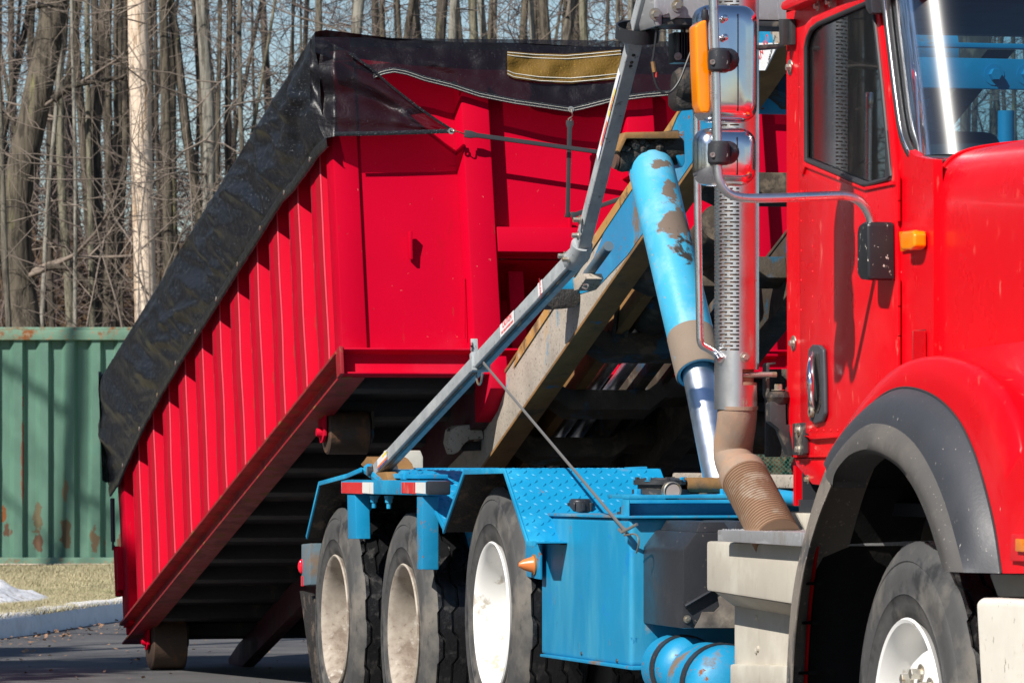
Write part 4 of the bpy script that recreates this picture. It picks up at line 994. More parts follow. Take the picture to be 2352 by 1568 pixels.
# ---- rear mudguards (folded tread plate)
def lugs(mb, O, U, V, N, nu, nv, L=.026):
    for i in range(nu):
        for j in range(nv):
            p = O + U * ((i + .5) * .042 + (j % 2) * .021) + V * ((j + .5) * .030)
            sg = 1 if (i + j) % 2 else -1; a = R(42 * sg); d = U * math.cos(a) + V * math.sin(a); e = V * math.cos(a) - U * math.sin(a)
            mb.add([p - d * L * .5, p + e * .0055, p + d * L * .5, p - e * .0055, p - d * L * .2 + N * .0032, p + d * L * .2 + N * .0032], [(0, 1, 4), (1, 5, 4), (1, 2, 5), (2, 3, 5), (3, 4, 5), (3, 0, 4)])
def mudguard(prof, y0, dw, name='mudguard'):
    P = [S(a, b, y0) for a, b in prof]
    root_ = MB(); t = .007
    for a, b in zip(P, P[1:]):
        d = (b - a).normalized(); n_ = Vector((-d.z, 0, d.x)); n_ = n_ if n_.z > 0 or (abs(n_.z) < .2 and False) else n_
        root_.loops([a, b, b - n_ * t * (1 if n_.z > 0 else -1), a - n_ * t * (1 if n_.z > 0 else -1)], [q + Vector((0, dw, 0)) for q in (a, b, b - n_ * t * (1 if n_.z > 0 else -1), a - n_ * t * (1 if n_.z > 0 else -1))])
    o = root_.build(name, M['blue_clean'], T, bevel=.0015)
    lg = MB()
    for a, b in zip(P, P[1:]):
        d = (b - a); L_ = d.length; d.normalize(); n_ = Vector((-d.z, 0, d.x)); n_ = n_ if n_.z > 0 else -n_
        lugs(lg, a + n_ * .0005, d, Vector((0, 1, 0)), n_, max(1, int((L_ - .02) / .042)), int(dw / .030) - 1)
    lo_ = lg.build('tread_lugs', M['blue_clean'], o, weld=False, smooth=False); kind(lo_, 'stuff')
    un = MB()
    for a, b in zip(P, P[1:]):
        d = (b - a).normalized(); n_ = Vector((-d.z, 0, d.x)); n_ = n_ if n_.z > 0 else -n_; un.add([a - n_ * .012 + Vector((0, .004, 0)), b - n_ * .012 + Vector((0, .004, 0)), b - n_ * .012 + Vector((0, dw, 0)), a - n_ * .012 + Vector((0, dw, 0))], [(0, 1, 2, 3)])
    un.build('underside_dirt', M['grease'], o, smooth=False)
    # rolled outer edge
    e = MB(); Pn = [p + Vector((0, -.003, 0)) for p in P]
    for a, b in zip(Pn, Pn[1:]): e.beam(a - UP * .008, b - UP * .008, .008, .020)
    e.build('rolled_edge', M['blue_clean'], o, bevel=.002)
    return o
mudguard([(1020, 1216), (1068, 1079), (1160, 1076), (1214, 1243), (1232, 1243)], 4.33, .62)
mudguard([(706, 1230), (735, 1106), (800, 1088), (832, 1074)], 4.33, .62)
mudguard([(845, 1078), (958, 1081), (1024, 1214)], 4.40, .62)
for yy in (6.38,):
    for pts in ([(1020, 1216), (1068, 1079), (1160, 1076), (1214, 1243)], [(706, 1230), (735, 1106), (958, 1078), (1010, 1214)]):
        P = [S(a, b, 4.33) for a, b in pts]; P = [Vector((p.x, yy, p.z)) for p in P]; m_ = MB()
        for a, b in zip(P, P[1:]): m_.loops([a, b, b - UP * .007, a - UP * .007], [q + Vector((0, .6, 0)) for q in (a, b, b - UP * .007, a - UP * .007)])
        m_.build('mudguard', M['blue_clean'], T)
# flat end stub of the front guard and torn piece of the rear one
MB().front([(1445, 1073), (1487, 1071), (1487, 1087), (1447, 1088)], S(1160, 1076, 4.33).x - .02, S(1160, 1076, 4.33).x - .1).build('mudguard_stay', M['blue'], T, bevel=.003)
tp = MB().side([(828, 1066), (836, 1057), (842, 1048), (850, 1052), (860, 1064), (866, 1084), (852, 1080), (838, 1076)], 4.38, 4.55); tp.build('torn_metal', M['rail_brown'], T, bevel=.004)
tb = MB().tube([S(848, 1078, 4.36), S(872, 1096, 4.36), S(886, 1108, 4.36)], .028, 10); tb.build('bent_tube', M['blue'], T)
# ---- lamp bar
lb_ = MB().side([(783, 1101), (978, 1103), (978, 1137), (783, 1133)], 4.33, 4.42).build('side_guard_bar', M['blue'], T, bevel=.006)
x_e = S(978, 1120, 4.33).x
MB().bb(x_e, x_e + .05, 4.328, 4.425, S(978, 1136, 4.33).z, S(978, 1104, 4.33).z).build('end_cap', M['black'], lb_, bevel=.01)
for a, b, m_ in ((784, 832, 'tape_red'), (832, 856, 'tape_white'), (922, 954, 'tape_red'), (954, 976, 'tape_white')):
    MB().side([(a, 1107), (b, 1107 + (b - a) * .01), (b, 1133.5), (a, 1131.5)], 4.3275, 4.331).build('reflective_tape', M[m_], lb_, smooth=False)
for a, b in ((859, 1137), (893, 1138)):
    p = S(a, b, 4.37); MB().lathe([(0, -.055), (.010, -.055), (.010, -.03), (.016, -.03), (.016, -.012), (.02, -.012), (.02, 0)], p, UP, 10).build('bolt', M['blue'], lb_)
p = S(934, 1100, 4.38); hexbolt(p, UP, .016, .025).build('bolt', M['blue_clean'], lb_)
MB().side([(862, 1097), (960, 1099), (960, 1089), (905, 1087)], 4.37, 4.5).build('bar_bracket', M['blue_clean'], lb_, bevel=.003)
MB().side([(797, 1134), (815, 1134), (818, 1237), (799, 1237)], 4.335, 4.40).build('bar_post', M['blue_clean'], T, bevel=.005)
p = MB(); A = [S(815, 1136, 4.40), S(815, 1222, 4.40)]; x_ = A[0].x
p.add([Vector((x_, 4.385, A[0].z)), Vector((x_, 4.385, A[1].z)), Vector((x_, 4.42, A[1].z + .02)), Vector((x_, 4.52, A[0].z)), Vector((x_ - .01, 4.385, A[0].z)), Vector((x_ - .01, 4.385, A[1].z)), Vector((x_ - .01, 4.42, A[1].z + .02)), Vector((x_ - .01, 4.52, A[0].z))], [(0, 1, 2, 3), (7, 6, 5, 4), (0, 4, 5, 1), (1, 5, 6, 2), (2, 6, 7, 3), (3, 7, 4, 0)])
p.build('post_gusset', M['blue'], T, smooth=False)
MB().side([(957, 1138), (970, 1138), (970, 1308), (957, 1307)], 4.34, 4.41).build('bar_post', M['blue'], T, bevel=.006)
MB().side([(998, 1232), (1014, 1226), (1090, 1216), (1090, 1295), (1020, 1296), (1010, 1290), (998, 1276)], 4.60, 4.72).build('frame_outrigger', M['blue'], T, bevel=.006)
# ---- rear light bracket and mud flap
rl = MB().side([(692, 1249), (712, 1247), (712, 1342), (692, 1345)], 4.36, 4.52).build('light_bracket', mat('grimy_blue', (.10, .15, .18), .7, layers=[(MUD, 5, .5, .7, .9), ((.02, .2, .35), 4, .66, .8, .6)], bump=(30, .4, .008)), T, bevel=.006)
MB().sphere(S(694, 1300, 4.36), .035, 16, (.35, .6, 1)).build('marker_lamp', M['red_lens'], rl)
MB().side([(691, 1322), (694, 1322), (694, 1345), (691, 1345)], 4.355, 4.37).build('marker_lamp', M['red_lens'], rl)
MB().side([(688, 1356), (712, 1362), (727, 1382), (730, 1600), (722, 1600), (692, 1385)], 4.42, 4.44).build('mud_flap', M['grease'], T, bevel=.003)
# amber cone marker
mb_ = MB().side([(1206, 1243), (1240, 1240), (1240, 1330), (1228, 1328), (1206, 1322)], 4.42, 4.43).build('marker_bracket', M['blue'], T, bevel=.003)
c = S(1228, 1296, 4.42); MB().lathe([(.034, 0), (.034, -.008), (.03, -.012), (.02, -.045), (.008, -.062), (0, -.064)], c, (0, 1, 0), 20).build('marker_lamp', M['amber_old'], mb_); MB().lathe([(.040, .0), (.040, -.006), (.033, -.007)], c, (0, 1, 0), 20).build('lamp_ring', M['rail_brown'], mb_)
# ---- hydraulic oil tank
tk = MB().side([(1243, 1183), (1447, 1189), (1447, 1531), (1243, 1503)], 4.45, 4.9).build('oil_tank', M['blue_tank'], T, bevel=.02, seg=4)
MB().side([(1241, 1177), (1447, 1184), (1447, 1190), (1241, 1184)], 4.44, 4.9).build('tank_lid', M['blue'], tk, bevel=.003)
MB().side([(1240, 1501), (1452, 1530), (1452, 1538), (1240, 1507)], 4.435, 5.06).build('tank_flange', M['blue'], tk, bevel=.003)
c = S(1333, 1176, 4.58); cap_ = MB().lathe([(0, .046), (.036, .046), (.044, .038), (.046, .0), (.046, -.004), (.022, -.006), (.022, -.018)], c + UP * .006, UP, 32)
co = cap_.build('filler_cap', M['black'], tk, bevel=.002)
for k in range(8):
    a = 2 * math.pi * k / 8; MB().box(c + Vector((math.cos(a) * .046, math.sin(a) * .046, .022)), (.012, .012, .03), Matrix.Rotation(a, 3, 'Z')).build('cap_lug', M['black'], co, bevel=.003)
c = S(1435, 1182, 4.60); MB().lathe([(0, .03), (.02, .03), (.02, .012), (.03, .012), (.03, 0), (0, 0)], c, UP, 12).build('breather', M['dark_steel'], tk)
for a, b in ((1336, 1500), (1417, 1517)):
    MB().lathe([(0, -.003), (.006, -.003), (.009, .001)], S(a, b, 4.449), (0, 1, 0), 10).build('drain_hole', M['dark_steel'], tk)
MB().side([(1232, 1221), (1241, 1221), (1241, 1260), (1232, 1256)], 4.52, 4.53).build('tank_strap', M['blue'], tk)
# ---- lateral channel with filter head
xf = S(1447, 1200, 4.47).x + .05; zt, zb = 1.29 - (1146 - HY) / 640, 1.29 - (1250 - HY) / 640
yl = sx(1447, 1200, xf).y
ch = MB(); A = [(xf, zt), (xf, zt - .014), (xf - .085, zt - .016), (xf - .085, zb + .014), (xf, zb + .012), (xf, zb), (xf - .1, zb), (xf - .1, zt)]
ch.loops([Vector((a, yl, b)) for a, b in A], [Vector((a, 6.75, b)) for a, b in A]); cho = ch.build('cross_channel', M['blue_clean'], T, bevel=.002)
MB().bb(xf - .3, xf + .004, yl - .005, 6.7, zt + .003, zt + .016).build('deck_plate', M['blue'], cho, bevel=.003)
MB().bb(xf - .11, xf - .085, yl - .002, yl + .02, zb, zt).build('channel_end', M['blue'], cho)
MB().bb(xf - .1, xf - .001, yl - .006, yl - .001, zb + .001, zt - .001).build('channel_end', M['blue'], cho, bevel=.002)
c = sx(1518, 1136, xf - .16); fl = MB().lathe([(.105, 0), (.105, .018), (.085, .020), (.085, .034), (.10, .036), (.10, .052), (.06, .060), (0, .060)], Vector((c.x, c.y, zt + .016)), UP, 32).build('filter_head', M['dark_steel'], T, ang=30)
for k in range(8):
    a = 2 * math.pi * k / 8; hexbolt(Vector((c.x + math.cos(a) * .088, c.y + math.sin(a) * .088, zt + .064)), UP, .009, .012).build('bolt', M['blue_clean'] if k % 3 else M['dark_steel'], fl)
for px in (1465, 1662):
    q = sx(px, 1140, xf - .05); hexbolt(Vector((q.x, q.y, zt + .016)), UP, .014, .018).build('bolt', M['blue_clean'], cho)
q = sx(1543, 1150, xf - .02); g_ = MB().lathe([(.030, .02), (.034, .02), (.034, -.012), (.030, -.014), (.028, -.008), (0, -.008)], Vector((q.x, q.y, zt + .03)), (-1, 0, 0), 24).build('gauge', M['steel'], T)
MB().lathe([(.027, 0), (0, 0)], Vector((q.x + .0095, q.y, zt + .03)), (-1, 0, 0), 24).build('gauge_dial', mat('gauge_face', (.42, .36, .33), .3), g_, normals=False)
MB().tube([Vector((xf - .12, q.y + .08, zt + .05)), Vector((xf - .12, q.y + .30, zt + .05))], .028, 14).build('suction_pipe', M['rail_brown'], T)
# chassis items seen over the channel
MB().bb(-18.5, -14.0, 5.16, 5.26, 1.19 - .05, 1.19).build('frame_cap_rail', M['rail_dirt'], T, bevel=.01)
MB().tube([Vector((-18.2, 5.6, 1.215)), Vector((-13.6, 5.6, 1.215))], .035, 12).build('rubber_buffer', M['black'], T)
P = smooth([sy(1780, 1138, 4.95), sy(1830, 1146, 4.95), sy(1880, 1152, 4.95), sy(1960, 1160, 4.95)], 2); MB().tube(P, .026, 16).build('blue_pipe', M['blue_clean'], T)
MB().bb(-17.2, -14.2, 4.9, 5.2, .55, 1.06).build('frame_box', M['under'], T, bevel=.01)
# ---- black battery box
xb_ = S(1568, 1400, 4.50).x
bx = MB().front([(1568, 1443), (1568, 1262), (1598, 1222), (1790, 1222), (1790, 1443)], xb_, xb_ - .56).build('battery_box', M['black'], T, bevel=.008)
def frontz(py, x_, y_=4.6): return sx(1600, py, x_).z
zt2 = frontz(1222, xb_)
lid = MB(); yb0 = sx(1598, 1222, xb_).y
for k in range(3):
    y0_ = yb0 + .01 + k * .135; lid.loops([Vector((xb_ - .03 - a * .02, y0_ + b * .02 + (1 - b) * 0, zt2)) if False else Vector((xb_ - (.03 if i_ in (0, 1) else .50), y0_ + (.0 if i_ in (0, 3) else .125), zt2)) for i_, (a, b) in enumerate(((0, 0), (0, 1), (1, 1), (1, 0)))],
              [Vector((xb_ - (.045 if i_ in (0, 1) else .485), y0_ + (.018 if i_ in (0, 3) else .107), zt2 + .035)) for i_ in range(4)])
lid.build('box_lid', M['black'], bx, bevel=.004)
MB().front([(1594, 1441), (1700, 1441), (1700, 1372), (1646, 1358), (1652, 1392), (1640, 1404), (1612, 1404), (1606, 1420)], xb_ + .003, xb_ + .007).build('box_bracket', mat('dusty_dark_bracket', (.15, .13, .11), .85, layers=[((.28, .24, .19), 9, .5, .75, .9), ((.06, .05, .045), 5, .6, .8, .8)], bump=(40, .3, .005)), bx, bevel=.001)
MB().tube([sx(1573, 1391, xb_ + .012), sx(1640, 1352, xb_ + .012), sx(1655, 1350, xb_ + .012)], .012, 8, flat=.5).build('box_strap', M['black'], bx)
hexbolt(sx(1578, 1421, xb_ + .004), (1, 0, 0), .008, .010).build('bolt', M['steel'], bx)
# ---- air tanks and fittings under the box
for px, xx, rr_, zc_ in ((1512, -16.1, .115, .515), (1582, -15.75, .14, .475)):
    q = sx(px, 1540, xx); c = Vector((xx, q.y + rr_, zc_)); k_ = rr_ / .15
    pr = [(a * k_, b * k_) for a, b in [(0, .075), (.05, .07), (.10, .052), (.135, .025), (.148, 0), (.150, -.02), (.150, -.3), (.10, -.35), (0, -.36)]]
    MB().lathe(pr, c, (1, 0, 0), 36).build('air_tank', M['blue'], T)
    MB().lathe([(rr_ + .001, -.05), (rr_ + .006, -.05), (rr_ + .006, -.10), (rr_ + .001, -.10)], c, (1, 0, 0), 36).build('tank_band', M['black'], T)
P = smooth([S(1505, 1445, 4.56), S(1488, 1458, 4.54), S(1484, 1475, 4.53), S(1497, 1490, 4.53), S(1515, 1497, 4.55), S(1530, 1502, 4.58)], 3)
hm = MB().tube(P, [.011 + .0025 * ((i % 2)) for i in range(len(P))], 10).build('corrugated_hose', M['dark_steel'], T)
MB().lathe([(.016, 0), (.016, .03), (.022, .03), (.022, .045)], S(1520, 1498, 4.56), (1, .6, -.1), 8).build('hose_fitting', M['blue'], T)
P = smooth([S(1500, 1487, 4.52), S(1496, 1505, 4.52), S(1500, 1525, 4.52), S(1492, 1550, 4.52)], 2); MB().tube(P, .009, 10).build('orange_hose', M['orange_hose'], T)
MB().side([(1482, 1540), (1500, 1536), (1512, 1550), (1505, 1570), (1484, 1568)], 4.50, 4.54).build('valve', M['blue_clean'], T, bevel=.006)
P = smooth([S(1530, 1445, 4.6), S(1515, 1462, 4.58), S(1512, 1500, 4.56), S(1508, 1540, 4.56)], 2); MB().tube(P, .010, 8).build('black_hose', M['wire'], T)
# ---- steps
st = MB().side([(1622, 1242), (1850, 1252), (1850, 1392), (1622, 1356)], 4.41, 4.85).build('step_box', M['beige'], T, bevel=.012)
MB().side([(1648, 1216), (1838, 1222), (1838, 1254), (1648, 1242)], 4.36, 4.84).build('step_tread', M['alu'], T, bevel=.004)
lg = MB(); zz = S(1648, 1216, 4.36).z + .0005; xs0, xs1 = S(1648, 1216, 4.36).x, S(1838, 1222, 4.36).x
for i in range(int((xs1 - xs0) / .03)):
    for j in range(14): lg.sphere((xs0 + .02 + i * .03, 4.375 + j * .032, zz), .006, 6, (1.5, .7, .6))
kind(lg.build('step_studs', M['alu'], T, weld=False), 'stuff')
A = [S(1640, 1358, 4.415), S(1850, 1392, 4.415)]; A2 = [S(1686, 1392, 4.53), S(1850, 1420, 4.53)]
A3 = [Vector((p.x, 4.8, p.z)) for p in A2]; A4 = [Vector((p.x, 4.8, p.z)) for p in A]
w_ = MB(); w_.add([A[0], A[1], A2[1], A2[0], A4[0], A4[1], A3[1], A3[0]], [(0, 1, 2, 3), (7, 6, 5, 4), (0, 3, 7, 4), (1, 5, 6, 2), (0, 4, 5, 1), (3, 2, 6, 7)]); w_.build('step_skirt', M['beige'], T, bevel=.006)
MB().side([(1686, 1390), (1850, 1415), (1850, 1700), (1686, 1660)], 4.525, 4.8).build('step_riser', M['beige'], T, bevel=.008)
MB().side([(1676, 1524), (1850, 1530), (1850, 1580), (1676, 1578)], 4.50, 4.6).build('lower_step', M['beige'], T, bevel=.01)
for a, b in ((1738, 1418), (1738, 1494), (1742, 1489)): MB().lathe([(.010, 0), (.009, -.006), (0, -.009)], S(a, b, 4.525), (0, 1, 0), 10).build('rivet', M['beige'], T)
MB().side([(1795, 1177), (1850, 1178), (1850, 1220), (1797, 1218)], 4.62, 4.8).build('step_bracket', M['beige'], T, bevel=.004)
# ---- tarp arm
AY = 4.37
a0, a1, a2 = S(870, 1082, AY), S(1333, 583, AY), S(1497, -60, AY)
arm = MB().beam(a0, a1, .057, .060, Vector((0, -1, 0))).build('tarp_arm', M['galv'], T, bevel=.009, seg=3)
a1b = a1 + (a2 - a1).normalized() * -.02
MB().beam(a1b, a2, .050, .050, Vector((0, -1, 0))).build('arm_extension', M['galv'], T, bevel=.007, seg=3)
e0 = S(1318, 598, AY); MB().tube([e0 + Vector((0, -.003, 0)), a1 + Vector((.005, -.003, 0)), a1 + (a2 - a1).normalized() * .05 + Vector((0, -.003, 0))], .040, 16).build('arm_elbow', M['galv'], arm)
for a, b in ((1297, 588), (1307, 596), (1329, 541), (1332, 505)): hexbolt(S(a, b, AY - .036), (0, -1, 0), .010, .022).build('bolt', M['steel'], arm)
def along(t, o=-.034, ax=(a0, a1)): return ax[0].lerp(ax[1], t) + Vector((0, o, 0))
def decal(t0, t1, ax, wd, m_, parent, sh=0, o=-.0325, nm='decal'):
    p, q = along(t0, o, ax), along(t1, o, ax); d = (q - p).normalized(); n_ = Vector((-d.z, 0, d.x)) * wd / 2; s_ = Vector((-d.z, 0, d.x)) * sh
    return MB().add([p - n_ + s_, q - n_ + s_, q + n_ + s_, p + n_ + s_], [(0, 1, 2, 3)]).build(nm, m_, parent, smooth=False, normals=False)
L1 = (a1 - a0).length; d1 = (a1 - a0).normalized(); n1 = Vector((-d1.z, 0, d1.x))
def tpx(px): return (px - 870) / (1333 - 870)
def s2t(ax, px):
    best = min(range(401), key=lambda i: abs(proj(ax[0].lerp(ax[1], i / 400))[0] - px)); return best / 400
def proj(p):
    v = p - CAM; Y = v.dot(FWD); return HX + F * v.dot(RGT) / Y, HY - F * v.dot(UP) / Y
AX1, AX2 = (a0, a1), (a1, a2)
t0, t1 = s2t(AX1, 1168), s2t(AX1, 1200); decal(t0, t1, AX1, .050, M['sticker'], arm)
c = along((t0 + t1) / 2, -.0332, AX1)
text('CAUTION', .034, c + n1 * .012, d1, n1, M['s_red'], 'lettering', arm)
text('STAY CLEAR OF MOVING PARTS', .0135, c - n1 * .013, d1, n1, M['s_red'], 'lettering', arm)
t0, t1 = s2t(AX1, 1255), s2t(AX1, 1265); decal(t0, t1, AX1, .050, M['sticker'], arm); text('KEEP CLEAR\nMOVING PARTS', .011, along((t0 + t1) / 2, -.0332, AX1), -n1, d1, M['s_red'], 'lettering', arm)
t0, t1 = s2t(AX1, 884), s2t(AX1, 905); decal(t0, t1, AX1, .046, M['sticker'], arm); decal(t0, t1, AX1, .010, M['s_orange'], arm, -.012, -.033, 'print'); decal(t0, t1, AX1, .004, M['s_blue'], arm, -.020, -.0332, 'print'); decal((t0 + t1) / 2, t1, AX1, .010, M['s_yellow'], arm, .012, -.033, 'print')
d2 = (a2 - a1).normalized(); n2 = Vector((-d2.z, 0, d2.x))
t0, t1 = s2t(AX2, 1389), s2t(AX2, 1440); decal(t0, t1, AX2, .034, M['sticker'], arm, 0, -.0275)
ta, tb = s2t(AX2, 1414), s2t(AX2, 1430); decal(ta, tb, AX2, .017, M['s_yellow'], arm, -.006, -.028, 'print'); text('! CAUTION', .014, along((ta + tb) / 2, -.0285, AX2) - n2 * .006, -d2, -n2, M['s_red'], 'lettering', arm)
ta, tb = s2t(AX2, 1397), s2t(AX2, 1411); decal(ta, tb, AX2, .017, M['s_orange'], arm, -.006, -.028, 'print'); text('! WARNING', .014, along((ta + tb) / 2, -.0285, AX2) - n2 * .006, -d2, -n2, M['s_red'], 'lettering', arm)
decal(t0 + .004, t1 - .004, AX2, .003, M['s_blue'], arm, -.0155, -.0282, 'print')
for px in (1448, 1452, 1446):
    t_ = s2t(AX2, px); MB().lathe([(0, 0), (.006, 0), (.007, .001)], along(t_, 0, AX2) + n2 * -.0252, -n2, 10).build('pin_hole', M['grease'], arm)
c = S(1465, 75, AY); dz = Vector((d2.x * .5, .0, 1)).normalized()
MB().lathe([(.072, -.022), (.078, -.024), (.078, .024), (.072, .022), (.070, 0), (.072, -.022)], c, dz, 40).build('arm_ring', M['black'], T)
MB().lathe([(.03, -.02), (.045, -.02), (.045, .02), (.03, .02)], c, d2, 10).build('ring_insert', M['grease'], T)
# clamp with pin on the arm, and the thin tie bar
t_ = s2t(AX1, 1103); cc = along(t_, 0, AX1); MB().beam(cc - d1 * .02, cc + d1 * .02, .078, .078, Vector((0, -1, 0))).build('arm_clamp', M['galv'], arm, bevel=.008)
MB().beam(cc + n1 * .03 + Vector((0, -.02, 0)), cc + n1 * .095 + Vector((0, -.02, 0)), .028, .006, d1).build('clamp_lug', M['galv'], arm, bevel=.004)
q = cc + n1 * .06 + Vector((0, -.03, 0)); MB().tube([q + Vector((a * .012, -.006 * a, b * .012)) for a, b in ((-1, -1), (1, .5), (-1, 1), (1, -1), (0, 1.4), (-1.6, 0))], .004, 6).build('twisted_wire', M['rubber_strap'], arm)
q0 = cc - n1 * .045; MB().tube(smooth([q0 + Vector((-.05, -.01, .05)), q0 + Vector((-.035, -.01, -.02)), q0 + Vector((0, -.01, -.05)), q0 + Vector((.05, -.01, -.04)), q0 + Vector((.07, -.01, 0))], 3), .0045, 6).build('pin_clip', M['steel'], arm)
tb0, tb1 = S(1112, 833, AY - .03), S(1441, 1222, 4.43); d_ = (tb1 - tb0).normalized(); sv = Vector((-d_.z, 0, d_.x))
m_ = MB(); P = [tb0, tb0.lerp(tb1, .03), tb0.lerp(tb1, .97), tb1]; W = [.006, .005, .006, .011]
m_.prism([p + sv * q for p, q in zip(P, W)] + [p - sv * q for p, q in reversed(list(zip(P, W)))], Vector((0, -.006, 0))); m_.build('tie_bar', M['dark_tie'], T, bevel=.002)
MB().tube([tb1 + Vector((-.04, -.02, .01)), tb1 + Vector((0, -.02, 0)), tb1 + Vector((.06, .02, .03))], .006, 8).build('tie_pin', M['steel'], T)
MB().tube(smooth([tb1 + Vector((.03, -.02, -.01)), tb1 + Vector((.14, 0, .0)), tb1 + Vector((.16, 0, -.04)), tb1 + Vector((.12, 0, -.07))], 3), .0035, 6).build('hairpin', M['steel'], T)
c = a0 + Vector((0, .02, .0)); MB().lathe([(0, -.07), (.022, -.07), (.022, -.05), (.03, -.05), (.03, .06), (0, .06)], c, (0, 1, 0), 16).build('arm_pivot', M['dark_steel'], arm)
MB().side([(857, 1085), (885, 1083), (892, 1104), (876, 1110), (858, 1100)], 4.34, 4.42).build('pivot_bracket', M['rail_brown'], T, bevel=.005)
# rubber line along the arm underside (seal) and cable on its back
MB().tube([along(t, -.001, AX1) + n1 * .038 for t in (.02, .2, .35, .5)], .006, 8).build('arm_cable', M['wire'], arm)
sb_ = MB(); A = [(a0 + d1 * .2 - n1 * .033 + Vector((0, -.012, 0))), (a1 - d1 * .1 - n1 * .033 + Vector((0, -.012, 0)))]; sb_.beam(A[0], A[1], .012, .006, n1).build('arm_seam', M['dark_steel'], arm)
# beige block behind the arm foot
MB().front([(900, 1100), (900, 1068), (908, 1034), (966, 1034), (972, 1049), (972, 1085), (972, 1100)], S(905, 1060, 4.62).x, S(905, 1060, 4.62).x - .25).build('gearbox_cover', M['beige'], T, bevel=.006)
# ---- hoist rails
def hrail(name, y0, mat1, mat2, full=True):
    pA, pB = S(1008, 1077, 5.2), S(1772, -60, 5.2); dd = (pB - pA).normalized(); nn_ = Vector((dd.z, 0, -dd.x))   # nn_ points down/forward
    hh = .29
    A = [Vector((p.x, y0, p.z)) for p in (pA, pB, pB + nn_ * hh, pA + nn_ * hh)]
    o = MB().prism(A, Vector((0, .012, 0))).build(name, mat1, T, bevel=.004)
    for k, oo in ((0, 0), (1, hh - .014)):
        A = [Vector((p.x, y0 - .006, p.z)) for p in (pA + nn_ * oo, pB + nn_ * oo, pB + nn_ * (oo + .016), pA + nn_ * (oo + .016))]
        MB().prism(A, Vector((0, .11, 0))).build('rail_flange', mat2, o, bevel=.004)
    return o, pA, pB, dd, nn_
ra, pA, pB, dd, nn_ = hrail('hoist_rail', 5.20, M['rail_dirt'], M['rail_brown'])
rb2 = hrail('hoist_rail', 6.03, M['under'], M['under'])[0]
def hp(t, y, n=0): p = pA.lerp(pB, t) + nn_ * n; return Vector((p.x, y, p.z))
def tx(px, n=.12): 
    return min([i / 300 for i in range(301)], key=lambda t: abs(proj(hp(t, 5.2, n))[0] - px))
# painted blue upper part of the near rail
A = [hp(tx(1395, 0), 5.197, .03), hp(.99, 5.197), hp(.99, 5.197, .268), hp(tx(1440, .235), 5.197, .268), hp(tx(1370, .235), 5.197, .22), hp(tx(1330, .12), 5.197, .14)]
MB().prism(A, Vector((0, .0025, 0))).build('rail_web_plate', M['blue'], ra)
MB().prism([hp(tx(1195, 0), 5.1935, -.002), hp(tx(1570, 0), 5.1935, -.002), hp(tx(1545, .05), 5.1935, .035), hp(tx(1180, .05), 5.1935, .05)], Vector((0, .003, 0))).build('rail_wear_strip', mat('ochre_rust', (.42, .22, .06), .8, layers=[((.14, .08, .04), 8, .55, .7, .9), ((.45, .40, .32), 5, .6, .75, .9)], var=.2), ra)
# blue side channel box on the near rail with pipe and pin
x0_ = S(1334, 690, 5.2).x
MB().front([(1254, 672), (1262, 662), (1330, 662), (1336, 690), (1322, 706), (1268, 710), (1248, 696)], x0_, x0_ - .16).build('greasy_stop', M['grease'], T, bevel=.014)
MB().front([(1262, 640), (1330, 636), (1332, 668), (1262, 670)], x0_ - .005, x0_ - .15).build('rail_bracket', M['blue'], T, bevel=.012)
P = [S(1337, 655, 5.08), S(1352, 628, 5.08), S(1398, 565, 5.08)]; MB().tube(P, .022, 14).build('bracket_pipe', mat('grey_blue_pipe', (.08, .13, .17), .7, layers=[((.16, .14, .12), 6, .5, .75, .9)]), T)
MB().side([(1315, 640), (1340, 628), (1345, 640), (1328, 665), (1318, 668)], 5.04, 5.12).build('pipe_bracket', M['rail_dirt'], T, bevel=.004)
P = smooth([S(1340, 655, 5.03), S(1352, 652, 5.03), S(1350, 666, 5.03), S(1338, 660, 5.03)], 3); MB().tube(P, .004, 6).build('lynch_pin', M['steel'], T)
# lower guide shoe
x0_ = S(1112, 1000, 5.2).x
MB().front([(1036, 986), (1050, 977), (1106, 972), (1112, 1008), (1078, 1010), (1066, 1020), (1054, 1038), (1040, 1044), (1031, 1016)], x0_, x0_ - .13).build('guide_shoe', M['rail_dirt'], T, bevel=.010)
MB().tube([sx(1030, 1008, x0_ - .05), sx(1046, 1008, x0_ - .05)], .05, 16).build('shoe_roller', M['grease'], T)
MB().front([(1060, 1016), (1108, 1012), (1106, 1034), (1062, 1036)], x0_ - .06, x0_ - .12).build('shoe_inner', M['grease'], T, bevel=.006)
# cross members of the hoist
for i, (t_, drop, mt) in enumerate([(.03, .05, 'under'), (.14, .06, 'under'), (.255, .06, 'under'), (.38, .05, 'under'), (.52, .04, 'under'), (.70, .04, 'under'), (.87, .03, 'under')]):
    ys = [5.22, 5.36, 5.44, 5.82, 5.90, 6.03]; dn = [0, .0, drop, drop, 0, 0]
    m_ = MB(); L_ = []
    for y_, q in zip(ys, dn): L_.append((hp(t_, y_, .10 + q), hp(t_ + .024, y_, .10 + q), hp(t_ + .024, y_, .20 + q), hp(t_, y_, .20 + q)))
    for a, b in zip(L_, L_[1:]): m_.loops(list(a), list(b), cap=False)
    m_.add(list(L_[0]), [(0, 1, 2, 3)]); m_.add(list(L_[-1]), [(0, 1, 2, 3)])
    m_.build('hoist_crossbar', M[mt], T, bevel=.01)
